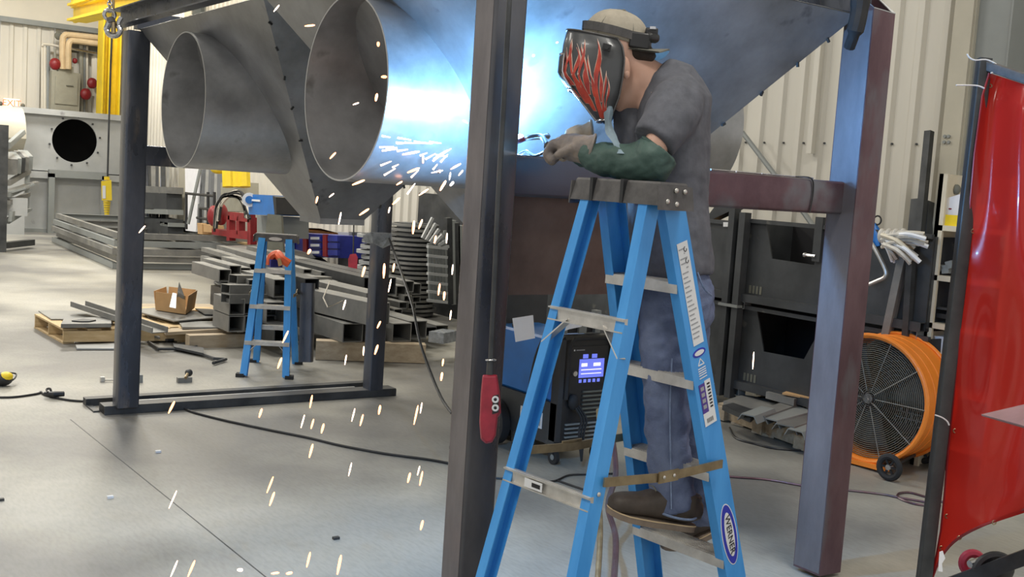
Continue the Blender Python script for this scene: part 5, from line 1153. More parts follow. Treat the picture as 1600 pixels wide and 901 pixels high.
for i in range(2): sq_tube(x0+.68+i*.19, 9.5, .50, 2.0, .17, 'tubedark', ['left', 'right'][i]+' dark tube of the upper pair right of the middle column', grp='dark upper tubes right of the middle column')
sq_tube(x0-.40, 9.3, .26, 1.4, .20, 'tube', 'grey tube left of the bottom row, behind the upright tube', rz=-.02, grp=None)
sq_tube(x0-.46, 9.0, .12, 1.4, .16, 'tubedark', 'low dark tube with rounded end by the upright tube', grp=None)
for i in range(9):
    sq_tube(x0+.35+i*.15, 9.9+.1*(i % 3), .42+.04*(i % 2), 3.3, .12, 'tube', 'long thin grey tube in the top layer of the pile, '+['first', 'second', 'third', 'fourth', 'fifth', 'sixth', 'seventh', 'eighth', 'ninth'][i]+' from the left', rz=-.02)
for i in range(5): sq_tube(x0+.2+i*.2, 10.4, .58+.03*(i % 2), 3.0, .10, 'tube', 'slim flat bar of the highest layer of the pile, '+['leftmost', 'second from left', 'middle one', 'fourth from left', 'rightmost'][i], rz=.05, s2=.05)
for i in range(5): sq_tube(x0+1.0+i*.14, 9.5+.15*i, .28+.05*(i % 3), 3.2, .10, 'tube', 'slim tube at the right end of the pile, '+['leftmost', 'second from left', 'middle one', 'fourth from left', 'rightmost'][i], rz=-.04, s2=.07)
for i in range(3): sq_tube(x0+.95+i*.2, 9.0+.1*i, .13, 2.5, .15, 'tubedark' if i == 1 else 'tube', ['left', 'middle', 'right'][i]+' one of the low tubes at the right end of the pile', s2=.09)
pw = atz(692, 530, .20); tag(MB().obox(pw+ZZ*.03, (.26, .16, .10), Matrix.Rotation(.5, 3, 'Z')).build('wrapped_bundle', 'plastic_wrap', smooth=False), 'clear wrapped bundle on the low tubes left of the nearest column', 'bundle')
tag(MB().tube([atd(515, 440, 9.6), atd(505, 465, 9.3), atd(512, 480, 9.0), atd(535, 470, 9.2)], .006, 5).build('loose_wire', 'rag'), 'loose pale wire lying over the tube pile', 'wire')
# stacks of rolled rings
def ring_stack(c, R, n_, pitch, lab, t_=.03, m='tube'):
    t = thing('ring_stack', lab, 'steel rings', c)
    for k in range(n_):
        jx = .03*sin(k*2.3); cc_ = V(c)+V((jx, .03*cos(k*1.9), pitch*k+.02))
        m_ = MB(); q = []
        for (r_, z) in ((R, 0), (R, t_), (R-.05, t_), (R-.05, 0)): q.append([cc_+V((r_*cos(2*pi*i/36), r_*sin(2*pi*i/36), z)) for i in range(36)])
        m_.loft(q, False, True); m_.build('rolled_ring', m, t)
    MB().cyl(V(c), V(c)+V((0, 0, n_*pitch)), R-.09, n=32).build('ring_core', 'binblack', t)
    return t
cR = aty(641, 470, 11.4); cR.z = 0; hR = aty(641, 348, 11.4).z; RR = (aty(676, 400, 11.4)-aty(608, 400, 11.4)).length/2
ring_stack(cR, RR, 20, (hR)/20, 'tall stack of dark rolled steel rings right of the dark middle column')
cR2 = aty(583, 470, 12.2); cR2.z = 0; ring_stack(cR2, .21, 14, (aty(583, 365, 12.2).z)/14, 'narrow stack of thin rings left of the dark middle column', .04, 'machine')
t = thing('bar_rack', 'rack of thin bars and curved brackets left of the nearest column', 'rack', aty(700, 460, 10.2)*1)
for k in range(7):
    y = 385+k*14; MB().bar(aty(668, y, 10.2), aty(698, y+3, 10.2), .05, .03).build('rack_arm', 'machine', t, smooth=False)
for k in range(6): MB().bar(aty(670+k*5, 380-k*4, 10.3), aty(672+k*5, 470, 10.3), .03, .03).build('rack_rod', 'greycol', t, smooth=False)
for k in range(6): MB().bar(aty(676+k*5, 340+k*9, 10.25), aty(660+k*6, 372+k*3, 10.25), .03, .03).build('rack_slat', 'machine', t, smooth=False)
for k in range(4): MB().bar(aty(700+k*6, 340+k*4, 10.4), aty(702+k*6, 475, 10.4), .07, .07).build('rack_upright', ['tubedark', 'greycol'][k % 2], t, smooth=False)
for i, (x, w_, mt, yy) in enumerate(((648, .20, 'machine', 293), (660, .26, 'greycol', 300), (605, .20, 'binblack', 322), (592, .18, 'binblack', 330))):
    tag(MB().bar(aty(x, 430, 13.4), aty(x, yy, 13.4), w_, .1, up=V((0, 1, 0))).build('upright_beam', mt, smooth=False), ['shiny grey upright channel behind the ring stack', 'wide grey upright post behind the ring stack', 'black upright panel beside the middle column', 'second black upright panel behind the middle column'][i], 'post')
tag(MB().sheet([atx(528, 362, 6.9), atx(545, 363, 6.9), atx(545, 424, 6.9), atx(528, 424, 6.9)], .1, (1, 0, 0)).build('wall_post', 'machine', smooth=False), 'pale grey post right of the navy cabinet', 'post')
tag(MB().sheet([atx(545, 362, 6.95), atx(566, 363, 6.95), atx(566, 424, 6.95), atx(545, 424, 6.95)], .1, (1, 0, 0)).build('dark_board', 'binblack', smooth=False), 'dark panel behind the small red pendant', 'panel')
for i, (x0_, x1_, y0_, y1_, mt) in enumerate(((566, 640, 350, 440, 'binblack'), (640, 735, 300, 450, 'tubedark'), (790, 1000, 300, 520, 'binblack'))):
    a, b = atx(x0_, y0_, 6.9), atx(x1_, y1_, 6.9)
    tag(MB().box(7.04, 7.13, b.y, a.y, 0, a.z).build('stacked_plates', mt, smooth=False), ['dark plate stack leaning on the wall behind the rings', 'dark steel plates behind the bar rack', 'dark steel sheets leaning on the wall behind the welder'][i], 'plates')

# ================================================================== RIGHT SIDE: bins, pallet, fan, shelf, curtain
XBn = 6.3
def bx(x, y, X=XBn): return atx(x, y, X)
def dark_bin(y0, y1, z0, z1, lab, cut, post=True):
    # open fronted steel bin lying on its side: plate with a trapezoid opening, edge tubes, feet
    t = thing('steel_bin', lab, 'bin', (XBn+.3, (y0+y1)/2, z0))
    X = XBn; T_ = [(y0, z0+.08), (y1, z0+.08), (y1, z1), (y0, z1)]
    if cut:
        tl, bl_, br_, tr = [(bx(*q).y, bx(*q).z) for q in cut]; tl = (tl[0], z1); tr = (tr[0], z1)
        parts = [[(y1, z0+.08), bl_, tl, (y1, z1)], [(y1, z0+.08), (y0, z0+.08), br_, bl_], [(y0, z0+.08), (y0, z1), tr, br_]]
    else: parts = [T_]
    for pgn in parts: MB().sheet([V((X, a, b)) for a, b in pgn], .012, (1, 0, 0)).build('front_plate', 'binblack', t, smooth=False)
    MB().box(X+.55, X+.57, y0, y1, z0, z1).build('back_plate', 'dark', t, smooth=False)
    MB().box(X+.02, X+.57, y0, y0+.01, z0+.05, z1).build('end_plate', 'binblack', t, smooth=False); MB().box(X+.02, X+.57, y1-.01, y1, z0+.05, z1).build('end_plate', 'binblack', t, smooth=False)
    MB().htube((X-.02, y0, z0+.06), (X-.02, y1, z0+.06), .06, .06, .004).build('bottom_rail', 'binblack', t, smooth=False)
    MB().bar(V((X-.01, y0, z1)), V((X-.01, y1, z1)), .03, .03).build('top_rail', 'binblack', t, smooth=False)
    MB().box(X+.02, X+.57, y0, y1, z0+.03, z0+.05).build('floor_plate', 'dark', t, smooth=False)
    for yy in (y1-.06, y0+.06): MB().htube((X-.03, yy, z0), (X+.05, yy, z0), .055, .055, .004).build('foot_tube', 'greycol', t, smooth=False)
    for i in range(4): MB().box(X-.004, X, y1-.12-.035*i, y1-.10-.035*i, z0+.10, z0+.16).build('weld_tab', 'olive', t, smooth=False)
    return t
zA0, zA1 = bx(1155, 475).z, bx(1200, 347).z; zB0, zB1 = bx(1155, 612).z, bx(1180, 482).z
yJ = bx(1157, 400).y; yR_ = bx(1345, 400).y
dark_bin(yR_-.55, yJ-.02, zA0, zA1, 'upper black steel bin right of the joint, trapezoid opening and a small chrome latch', [(1197, 349), (1206, 404), (1272, 414), (1282, 358)])
dark_bin(yR_-.6, yJ-.04, zB0, zB1, 'lower black steel bin right of the joint, deep black trapezoid opening', [(1182, 486), (1193, 549), (1256, 561), (1290, 490)])
dark_bin(yJ+.02, yJ+1.0, zA0, zA1-.03, 'upper black steel bin left of the joint, partly behind the welder', None)
dark_bin(yJ+.02, yJ+1.0, zB0, zB1, 'lower black steel bin left of the joint, partly behind the welder', None)
for yy, z0_, z1_ in ((yJ+.03, zA0, zA1+.06), (yJ-.06, zA0, zA1+.04)):
    pass
t = thing('bin_posts', 'pair of black posts standing at the joint between the bins', 'posts', (XBn-.05, yJ, 0))
for yy, zt2 in ((yJ+.05, zA1+.09), (yJ-.06, zA1+.06)): MB().htube((XBn-.05, yy, zB0-.05), (XBn-.05, yy, zt2), .07, .06, .005, up=V((0, 1, 0))).build('post', 'binblack', t, smooth=False)
MB().box(XBn-.10, XBn-.04, yJ-.10, yJ+.10, zA0-.02, zA0+.0).build('joint_clip', 'pipe' if False else 'greycol', t, smooth=False)
tag(MB().box(XBn-.03, XBn-.0, bx(1290, 345).y, bx(1278, 345).y, zA1-.25, zA1+.07).build('rear_post', 'binblack', smooth=False), 'short black post standing above the upper right bin', 'post')
p = bx(1268, 399, XBn+.0); t = thing('latch_pin', 'small shiny chrome latch sticking out of the upper black bin', 'latch', p)
MB().tube([p+V((-.02, .03, 0)), p+V((-.03, -.06, 0))], .012, 8).build('pin', 'chrome', t); MB().ell(p+V((-.025, .04, 0)), (.018, .018, .018)).build('pin_head', 'chrome', t)
t = tag(MB().sheet([bx(1130, 347, XBn-.03), bx(1139, 347, XBn-.03), bx(1139, 354, XBn-.03), bx(1130, 354, XBn-.03)], .003, (1, 0, 0)).build('white_tag', 'sticker', smooth=False), 'small white tag on the upper left black bin', 'tag')
tag(MB().sheet([bx(1108, 345, 6.6), bx(1150, 325, 6.6), bx(1152, 318, 6.6), bx(1120, 318, 6.6), bx(1105, 338, 6.6)], .1, (1, 0, 0)).build('dark_hood', 'binblack', smooth=False), 'dark angular steel piece under the rail right of the welder', 'steel piece')
tag(MB().box(6.75, 6.78, bx(1128, 370, 6.75).y, bx(1100, 370, 6.75).y, .9, bx(1115, 358, 6.75).z).build('brown_board', 'card', smooth=False), 'brown board between the welder and the black bins', 'board')
# pallet with brackets
pa_, pb_, pc_ = atz(1128, 655), atz(1258, 704), atz(1335, 690)
L_ = (pb_-pa_); t = thing('grey_pallet', 'weathered wooden pallet carrying folded steel brackets before the black bins', 'pallet', pb_)
for i in range(3):
    a = pb_+V((.02+i*.25, 0, .06)); MB().bar(a, a-L_, .05, .09).build('stringer', 'wood2', t, smooth=False)
for i in range(6):
    a = pb_-L_*(.04+i*.185)+ZZ*.118; MB().bar(a+V((-.02, 0, 0)), a+V((.62, .1, 0)), .11, .018).build('deck_board', 'wood2', t, smooth=False)
    if i % 2 == 0: MB().bar(a-ZZ*.106+V((-.02, 0, 0)), a-ZZ*.106+V((.62, .1, 0)), .11, .018).build('bottom_board', 'wood2', t, smooth=False)
for i, f in enumerate((.02, .5, .97)): MB().obox(pb_-L_*f+ZZ*.06+V((-.01, 0, 0)), (.09, .09, .10)).build('block', 'wood2', t, smooth=False)
random.seed(11)
labs = ['folded grey steel bracket at the near right corner of the weathered pallet', 'folded steel bracket second from the near right corner of the pallet', 'folded bracket with a chalk mark on the weathered pallet', 'long folded bracket on the middle of the weathered pallet', 'short bright-edged bracket at the front of the pallet', 'flat steel plate stacked at the back of the pallet', 'wide flat plate at the far left of the pallet', 'flat bar stack at the left end of the pallet', 'tan-topped plate at the back of the pallet']
for i, (x0_, y0_, x1_, y1_, w_) in enumerate(((1242, 676, 1300, 664, .12), (1226, 668, 1290, 648, .14), (1200, 658, 1262, 642, .14), (1182, 652, 1240, 632, .12), (1168, 652, 1200, 640, .10))):
    a, b = atz(x0_, y0_, .15+.01*i), atz(x1_, y1_, .17+.01*i); tag(MB().extr([(-w_/2-.03, -.03), (-w_/2, .02), (w_/2, .02), (w_/2+.03, -.03), (w_/2+.026, -.034), (w_/2-.004, .012), (-w_/2+.004, .012), (-w_/2-.026, -.034)], a, b).build('folded_bracket', 'tube' if i % 2 else 'greycol', smooth=False), labs[i], 'bracket')
for i, (q, z, th, mt) in enumerate((([(1196, 622), (1238, 612), (1280, 618), (1240, 634)], .22, .05, 'tube'), ([(1130, 632), (1160, 622), (1225, 632), (1200, 646), (1165, 644)], .15, .03, 'tube'), ([(1128, 640), (1145, 636), (1185, 650), (1172, 660)], .15, .035, 'tubedark'), ([(1222, 616), (1240, 608), (1276, 616), (1266, 624)], .28, .012, 'card'))):
    plate(q, z, th, mt, 'steel_plate' if i < 3 else 'card_sheet', labs[5+i], 'plate')
# orange drum fan
fc = atd(1357, 622, 7.0); Rf = .405; dpt = .34
t = thing('drum_fan', 'big orange wheeled drum fan behind the right column', 'fan', (fc.x, fc.y, 0))
axf = V((cos(radians(0)), sin(radians(4)), 0)).normalized()
MB().pipe(fc, axf, dpt, Rf, .012, 64).build('drum', 'orange', t, angle=50)
for d_ in (0, dpt): MB().ring(fc+axf*d_, axf, Rf+.008, .014, 56, 8).build('rolled_rim', 'orange', t)
for d_ in (.11, .2): MB().ring(fc+axf*d_, axf, Rf-.001, .006, 56, 6).build('drum_bead', 'orange', t)
_, fa_, fb_ = basis_from(axf, ZZ)
for s_, d_ in ((0, .015), (1, dpt-.015)):
    g = thing('x', None, None) if False else None
    for k in range(1, 30 if s_ == 0 else 12):
        MB().ring(fc+axf*d_, axf, Rf*k/(30.5 if s_ == 0 else 12.5), .0022 if s_ == 0 else .0022, 44, 4).build('guard_wire', 'olive' if s_ == 0 else 'greycol', t)
for k in range(10):
    a = 2*pi*k/10; MB().tube([fc+(fa_*cos(a)+fb_*sin(a))*.05, fc+(fa_*cos(a)+fb_*sin(a))*Rf], .003, 5).build('guard_spoke', 'tube', t)
for k in range(3):
    a0 = 2*pi*k/3+.3; m = MB(); rings = []
    for i in range(7):
        r_ = .07+(Rf-.11)*i/6; c_ = fc+axf*.14; w_ = .35+.25*i/6
        rings.append([c_+(fa_*cos(a0+w_*(j/4-.5)*1.6)+fb_*sin(a0+w_*(j/4-.5)*1.6))*r_+axf*(.05*(j/4-.5)) for j in range(5)])
    m.loft(rings, False); m.f = [f for f in m.f if f[0] % 5 != 4]; o = m.build('fan_blade', 'tubedark', t); sd_ = o.modifiers.new('t', 'SOLIDIFY'); sd_.thickness = .004
MB().cyl(fc+axf*.10, fc+axf*.24, .07, n=20).build('motor', 'tubedark', t)
MB().cyl(fc-axf*.01, fc+axf*.02, .034, n=16).build('hub_plate', 'chrome', t)
MB().tube([fc-axf*.012, fc-axf*.012+(atd(1404, 672, 6.95)-fc)], .003, 5).build('stay_wire', 'chrome', t)
# square mesh seen through the guard
for k in range(8): 
    q0, q1 = fc+axf*(dpt-.02)+V((0, -.02-.04*k, .02)), fc+axf*(dpt-.02)+V((0, -.02-.04*k, -.20)); MB().bar(q0, q1, .006, .006).build('mesh_bar', 'greycol', t, smooth=False)
for k in range(6): MB().bar(fc+axf*(dpt-.02)+V((0, -.02, .02-.04*k)), fc+axf*(dpt-.02)+V((0, -.32, .02-.04*k)), .006, .006).build('mesh_bar', 'greycol', t, smooth=False)
w1 = atz(1392, 742); 
def wheel(c, ax, r, lab=None):
    a = V(ax).normalized(); o = MB().ring(c, a, r-.02, .02, 28, 8).build('wheel_tyre', 'rubber', t); _, p_, q_ = basis_from(a, ZZ)
    MB().cyl(c-a*.018, c+a*.018, .018, n=12).build('wheel_hub', 'chrome', o)
    for k in range(6): MB().bar(c+(p_*cos(k*pi/3)+q_*sin(k*pi/3))*.015, c+(p_*cos(k*pi/3)+q_*sin(k*pi/3))*(r-.03), .012, .010, up=a).build('wheel_spoke', 'rubber', o)
    return o
rw = .095
wc1 = V((fc.x+.03, w1.y+.03, rw)); wc1 = atd(1392, 706, 6.72)+ZZ*0; wc1.z = rw = .088
wheel(wc1, (1, .1, 0), rw); wc2 = atd(1443, 700, 7.25); wc2.z = rw; wheel(wc2, (1, .1, 0), rw)
MB().cyl(wc1, wc2, .012, n=10).build('axle', 'tubedark', t)
MB().bar(wc1+V((.02, .02, .05)), fc+V((.05, -.1, -Rf)), .05, .03).build('wheel_bracket', 'tubedark', t, smooth=False)
MB().bar(V((fc.x+.0, fc.y+.3, .02)), V((fc.x+.0, wc1.y+.1, .035)), .05, .03).build('skid_bar', 'orange', t, smooth=False)
# black upright tubes leaning by the wall, cable bunch over a black bin
for i, (xa, ya, xb, yb, r_, mt) in enumerate(((1425, 460, 1452, 205, .05, 'tubedark'), (1412, 520, 1436, 312, .08, 'binblack'), (1432, 520, 1448, 316, .08, 'tubedark'), (1384, 506, 1412, 400, .055, 'tube'), (1416, 506, 1424, 400, .045, 'tubedark'))):
    X_ = 6.75 if i not in (3, 4) else 6.25; sl_ = .1 if i not in (3, 4) else -.02
    tag(MB().htube(atx(xa, ya+25, X_-sl_), atx(xb, yb, X_+sl_), r_, r_, .005, up=V((0, 1, 0))).build('leaning_tube', mt, smooth=False), ['tall thin dark bar leaning against the cream column', 'black tube leaning right of the cable bunch, left one', 'black tube leaning right of the cable bunch, beside the cream shelf', 'grey tube leaning below the cable bunch', 'narrow dark tube right of the grey leaning one'][i], 'steel tube')
tag(MB().box(6.55, 6.6, atx(1450, 500, 6.6).y, atx(1350, 500, 6.6).y, .2, atx(1400, 392, 6.6).z).build('leaning_sheet', 'binblack', smooth=False), 'black steel panel under the cable bunch, behind the orange fan', 'panel')
t = thing('cable_bunch', 'bunch of cream coloured cables and clamps draped over the black panel', 'cables', atx(1410, 400, 6.5))
random.seed(5)
for k in range(44):
    X_ = 6.2+random.uniform(-.08, .08); y0_ = 374+random.uniform(-8, 12); x0_ = 1376+random.uniform(0, 12); x1_ = 1410+random.uniform(0, 42); y1_ = 378+random.uniform(-14, 12) if k % 3 else 405+random.uniform(-5, 8); x1_ = x1_ if k % 3 else 1392+random.uniform(0, 48)
    pts = [atx(x0_, y0_, X_), atx((x0_+x1_)/2, (y0_+y1_)/2-random.uniform(2, 8), X_-.05), atx(x1_, y1_, X_)]
    MB().tube(catmull(pts, 5), random.uniform(.009, .017), 6).build('cable_end', ['rag', 'cream', 'rag', 'sticker'][k % 4], t)
for k in range(7): MB().ell(atx(1378+k*5.5, 368+(k % 2)*3, 6.16), (.04, .022, .05)).build('cable_loop', 'rag', t)
t = thing('hanging_lead', 'blue and black clamp hanging on the black panel right of the purple column', 'clamp', atx(1369, 380, 6.3))
MB().tube([atx(1365, 350, 6.3), atx(1369, 366, 6.3), atx(1372, 385, 6.3)], [.02, .04, .03], 10).build('blue_grip', 'millerblue', t); MB().ring(atx(1371, 344, 6.3), V((1, 0, 0)), .03, .006, 16, 6).build('hook_ring', 'black', t); MB().tube([atx(1377, 364, 6.3), atx(1378, 384, 6.3)], .018, 8).build('black_grip', 'black', t)
tag(MB().tube(catmull([atx(1359, 376, 6.25), atx(1368, 390, 6.25), atx(1383, 420, 6.25), atx(1383, 432, 6.25), atx(1372, 438, 6.25), atx(1358, 444, 6.25)], 4), .014, 8).build('bent_bar', 'alu'), 'bent shiny bar hanging right of the purple column', 'bar')
tag(MB().sheet([bx(1275, 538, 6.2), bx(1281, 536, 6.2), bx(1281, 585, 6.2), bx(1276, 583, 6.2)], .03, (1, 0, 0)).build('yellow_strip', 'card', smooth=False), 'narrow yellow strip beside the lower black bin, touching the right column', 'strip')
# cream shelf unit
XS = 6.35
def sx(x, y, d=0): return atx(x, y, XS+d)
sy1, sy0 = sx(1455, 400).y, sx(1575, 400).y; zt3 = sx(1466, 271).z
t = thing('shelf_unit', 'cream steel shelf unit behind the red curtain', 'shelf', (XS+.2, (sy0+sy1)/2, 0))
MB().box(XS, XS+.42, sy1-.03, sy1, 0, zt3).build('side_panel', 'cream', t, smooth=False); MB().box(XS, XS+.42, sy0, sy0+.03, 0, zt3).build('side_panel', 'cream', t, smooth=False)
MB().box(XS, XS+.02, sy1-.06, sy1, 0, zt3).build('front_upright', 'cream', t, smooth=False)
MB().box(XS+.4, XS+.42, sy0, sy1, 0, sx(1470, 350).z).build('back_panel', 'mauve', t, smooth=False); MB().box(XS+.4, XS+.42, sy0, sy1, sx(1470, 350).z, zt3).build('back_panel', 'machine', t, smooth=False)
shz = [sx(1475, y).z for y in (352, 431, 507)]+[.55, .2]
for z in shz: MB().box(XS, XS+.4, sy0+.03, sy1-.03, z-.035, z).build('shelf_board', 'cream', t, smooth=False)
def onshelf(name, lab, cat, x0, x1, y0, y1, mt, d=.05, dp=.25):
    a, b = sx(x0, y0, d), sx(x1, y1, d); return tag(MB().box(XS+d, XS+d+dp, b.y, a.y, b.z, a.z).build(name, mt, smooth=False), lab, cat)
t = thing('parts_bin', 'yellow parts bin on the top shelf of the cream unit', 'bin', (XS+.1, sx(1480, 345).y, shz[0]))
a, b = sx(1463, 334), sx(1512, 349); 
MB().box(XS+.02, XS+.03, b.y, a.y-.01, shz[0], a.z).build('bin_front', 'yellow', t, smooth=False); MB().box(XS+.03, XS+.35, a.y-.02, a.y-.01, shz[0], sx(1470, 315).z).build('bin_side', 'yellow', t, smooth=False); MB().box(XS+.03, XS+.35, b.y, b.y+.01, shz[0], sx(1470, 315).z).build('bin_side', 'yellow', t, smooth=False); MB().box(XS+.03, XS+.35, b.y, a.y-.02, shz[0], shz[0]+.01).build('bin_floor', 'yellow', t, smooth=False)
t = thing('white_box', 'white box with a small red mark in the yellow bin', 'box', (XS+.1, sx(1490, 330).y, shz[0]+.012))
a, b = sx(1474, 311, .06), sx(1505, 331, .06)
MB().loft([[V((XS+.06, a.y, shz[0]+.02)), V((XS+.25, a.y, shz[0]+.02)), V((XS+.25, b.y, shz[0]+.02)), V((XS+.06, b.y, shz[0]+.02))], [V((XS+.06, a.y, a.z)), V((XS+.25, a.y, a.z)), V((XS+.25, b.y, a.z+.05)), V((XS+.06, b.y, a.z+.05))]]).build('carton', 'white', t, smooth=False)
MB().box(XS+.056, XS+.06, sx(1487, 325, .06).y, sx(1483, 325, .06).y, sx(1483, 327, .06).z, sx(1483, 325, .06).z).build('red_mark', 'red', t, smooth=False)
tag(MB().ell(sx(1494, 296, .15), (.03, .03, .035)).build('round_knob', 'olive'), 'small round grey knob on a stem above the white box', 'knob')
for i, (x, y, w_) in enumerate(((1462, 424, 9), (1472, 420, 10), (1483, 423, 9), (1468, 412, 7), (1489, 416, 8))):
    tag(MB().obox(sx(x, y, .1)+ZZ*.01, (.1, w_*.006, .05), Matrix.Rotation(i*.7, 3, 'X')).build('scrap_part', 'tube' if i % 2 else 'greycol', smooth=False), 'grey scrap metal part heaped on the second shelf', 'scrap', 'scrap parts on the second shelf')
onshelf('black_box', 'black open toolbox on the third shelf', 'box', 1452, 1490, 487, 500, 'black'); onshelf('black_box', 'dark tray on top of the black toolbox on the third shelf', 'tray', 1458, 1488, 478, 486, 'tubedark')
tw = sx(1461, 538, .02); m = thing('white_tub', 'white plastic tub on the lower shelf above the orange fan', 'tub', V((XS+.16, sx(1462, 540, .1).y, shz[3])))
MB().loft([[V((XS+.16, sx(1462, 540, .1).y, z_))+V((cos(a_)*r_, sin(a_)*r_, 0)) for a_ in [2*pi*i/24 for i in range(24)]] for z_, r_ in ((shz[3], .085), (sx(1460, 524, .1).z, .10))]).build('tub_body', 'white', m); MB().ring(V((XS+.16, sx(1462, 540, .1).y, sx(1460, 524, .1).z)), ZZ, .10, .006, 24, 6).build('tub_rim', 'white', m)
for k in range(6): MB().bar(sx(1484, 366+k*10, .36), sx(1520, 366+k*10, .36), .012, .014).build('grille_bar', 'black', t) if False else tag(MB().bar(sx(1484, 366+k*10, .36), sx(1520, 366+k*10, .36), .012, .014).build('grille_bar', 'black', smooth=False), 'black wire grille bar at the back of the second shelf', 'bar', 'grille bars at the back of the second shelf')
# curtain frame and curtain
cD = 4.15
t = thing('curtain_frame', 'dark steel tube frame of the welding curtain with zip ties', 'frame', atd(1440, 905, cD))
def cd(x, y, d=0): return atd(x, y, cD+d)
ptop, pbot = cd(1538, 92), cd(1437, 960)
pdir = (pbot-ptop).normalized(); pbot = ptop+pdir*((ptop.z-.06)/-pdir.z)
MB().htube(pbot, ptop, .05, .045, .004, up=FW, rc=.006).build('upright', 'tubedark', t)
MB().htube(cd(1541, 102), cd(1760, 176, -.55), .035, .035, .003, rc=.004).build('top_rail', 'capgrey', t)
MB().bar(pbot+V((-.25, -.35, -.03)), pbot+V((.3, .4, -.03)), .05, .05).build('floor_bar', 'tubedark', t, smooth=False)
for q in ([(1511, 84), (1515, 90), (1524, 94), (1540, 93), (1553, 98), (1559, 104), (1558, 112), (1548, 114)], [(1494, 133), (1510, 133), (1528, 134), (1538, 138)], [(1461, 648), (1472, 652), (1480, 658), (1483, 664)]):
    MB().tube([cd(x, y, -.05) for x, y in catmull([V((a, b, 0)) for a, b in q], 3) for x, y in [(x, y)]] if False else [cd(p.x, p.y, -.05) for p in catmull([V((a, b, 0)) for a, b in q], 3)], .003, 6).build('zip_tie', 'sticker', t)
cu = []; nu_, nv_ = 40, 60
rowL = [(1546, 114), (1535, 150), (1523, 240), (1515, 330), (1508, 420), (1500, 520), (1490, 620), (1482, 700), (1476, 770), (1470, 830), (1456, 905)]
rowR = [(1760, 184), (1760, 220), (1760, 300), (1760, 370), (1755, 450), (1750, 530), (1745, 610), (1740, 680), (1735, 740), (1730, 780), (1730, 800)]
def bez(L, t):
    x = t*(len(L)-1); i = min(int(x), len(L)-2); f = x-i; return (L[i][0]+(L[i+1][0]-L[i][0])*f, L[i][1]+(L[i+1][1]-L[i][1])*f)
for j in range(nv_+1):
    row = []; tv = j/nv_; a = bez(rowL, tv); b = bez(rowR, tv)
    for i in range(nu_+1):
        tu = i/nu_; x = a[0]+(b[0]-a[0])*tu; y = a[1]+(b[1]-a[1])*tu
        sag = tv**10*(22*sin(pi*min(1, tu*1.35))-70*max(0, (.3-tu))*0)
        if tu < .26: y += 0
        y -= tv**14*55*(1-math.exp(-tu*14))
        dd = .03*sin(tu*9+tv*2)*(.4+tv*.6)+.012*sin(tu*21-tv*6)+.014*sin(tu*8+tv*11)*(1-tv)+.05*noise.noise(V((tu*5, tv*4, 0)))-.55*tu
        row.append(cd(x, y, dd-.03))
    cu.append(row)
m = MB(); m.loft(cu, False); m.f = [f for f in m.f if f[0] % (nu_+1) != nu_]
ct = thing('welding_curtain', 'red see-through vinyl welding curtain hanging at the right edge', 'curtain', cd(1470, 900))
o = m.build('vinyl_sheet', 'curtain', ct, angle=180); 
edge = [r[0] for r in cu]; MB().tube(edge, .0045, 6).build('left_hem', 'red', ct)
MB().tube(cu[-1], .005, 6).build('bottom_hem', 'red', ct); 
for k in (3, 20, 40, 52, 57): MB().ring(cu[k][0].lerp(cu[k][1], 1.2), FW, .007, .0025, 12, 5).build('grommet', 'brass', ct)
for k in (6, 14, 22): MB().ring(cu[-2][k], FW, .007, .0025, 12, 5).build('grommet', 'brass', ct)
MB().sheet([cd(1468, 862, -.08), cd(1473, 860, -.08), cd(1477, 872, -.08), cd(1472, 880, -.08), cd(1473, 893, -.08), cd(1466, 892, -.08)], .002).build('torn_label', 'white', ct, smooth=False)
for x, y in ((1548, 118), (1554, 118)): pass
# thing lying folded over behind the curtain and trolley below
tag(MB().sheet([atd(1533, 647, 3.6), atd(1640, 622, 3.5), atd(1680, 690, 3.2), atd(1590, 662, 3.4)], .006).build('grey_board', 'pinkboard', smooth=False), 'greyish pink board corner sticking out in front of the red curtain', 'board')
t = thing('trolley_base', 'dark trolley base with a red-rimmed caster at the bottom right corner', 'trolley', atd(1560, 905, 4.6))
MB().bar(atd(1478, 915, 4.7), atd(1640, 856, 4.4), .05, .06).build('base_bar', 'tubedark', t, smooth=False)
o = MB().ring(atd(1519, 879, 4.75), FW, .042, .020, 24, 8).build('caster_tyre', 'pendred', t); MB().cyl(atd(1515, 881, 4.66), atd(1540, 874, 4.7), .016, .02, 10).build('caster_hub', 'chrome', o)
MB().tube(catmull([atd(1524, 892, 4.6), atd(1534, 876, 4.6), atd(1552, 868, 4.6), atd(1570, 872, 4.6), atd(1578, 884, 4.6)], 5), .02, 8).build('caster_fork', 'black', t)
MB().ell(atd(1556, 888, 4.65), (.09, .07, .06)).build('foot_pad', 'black', t)

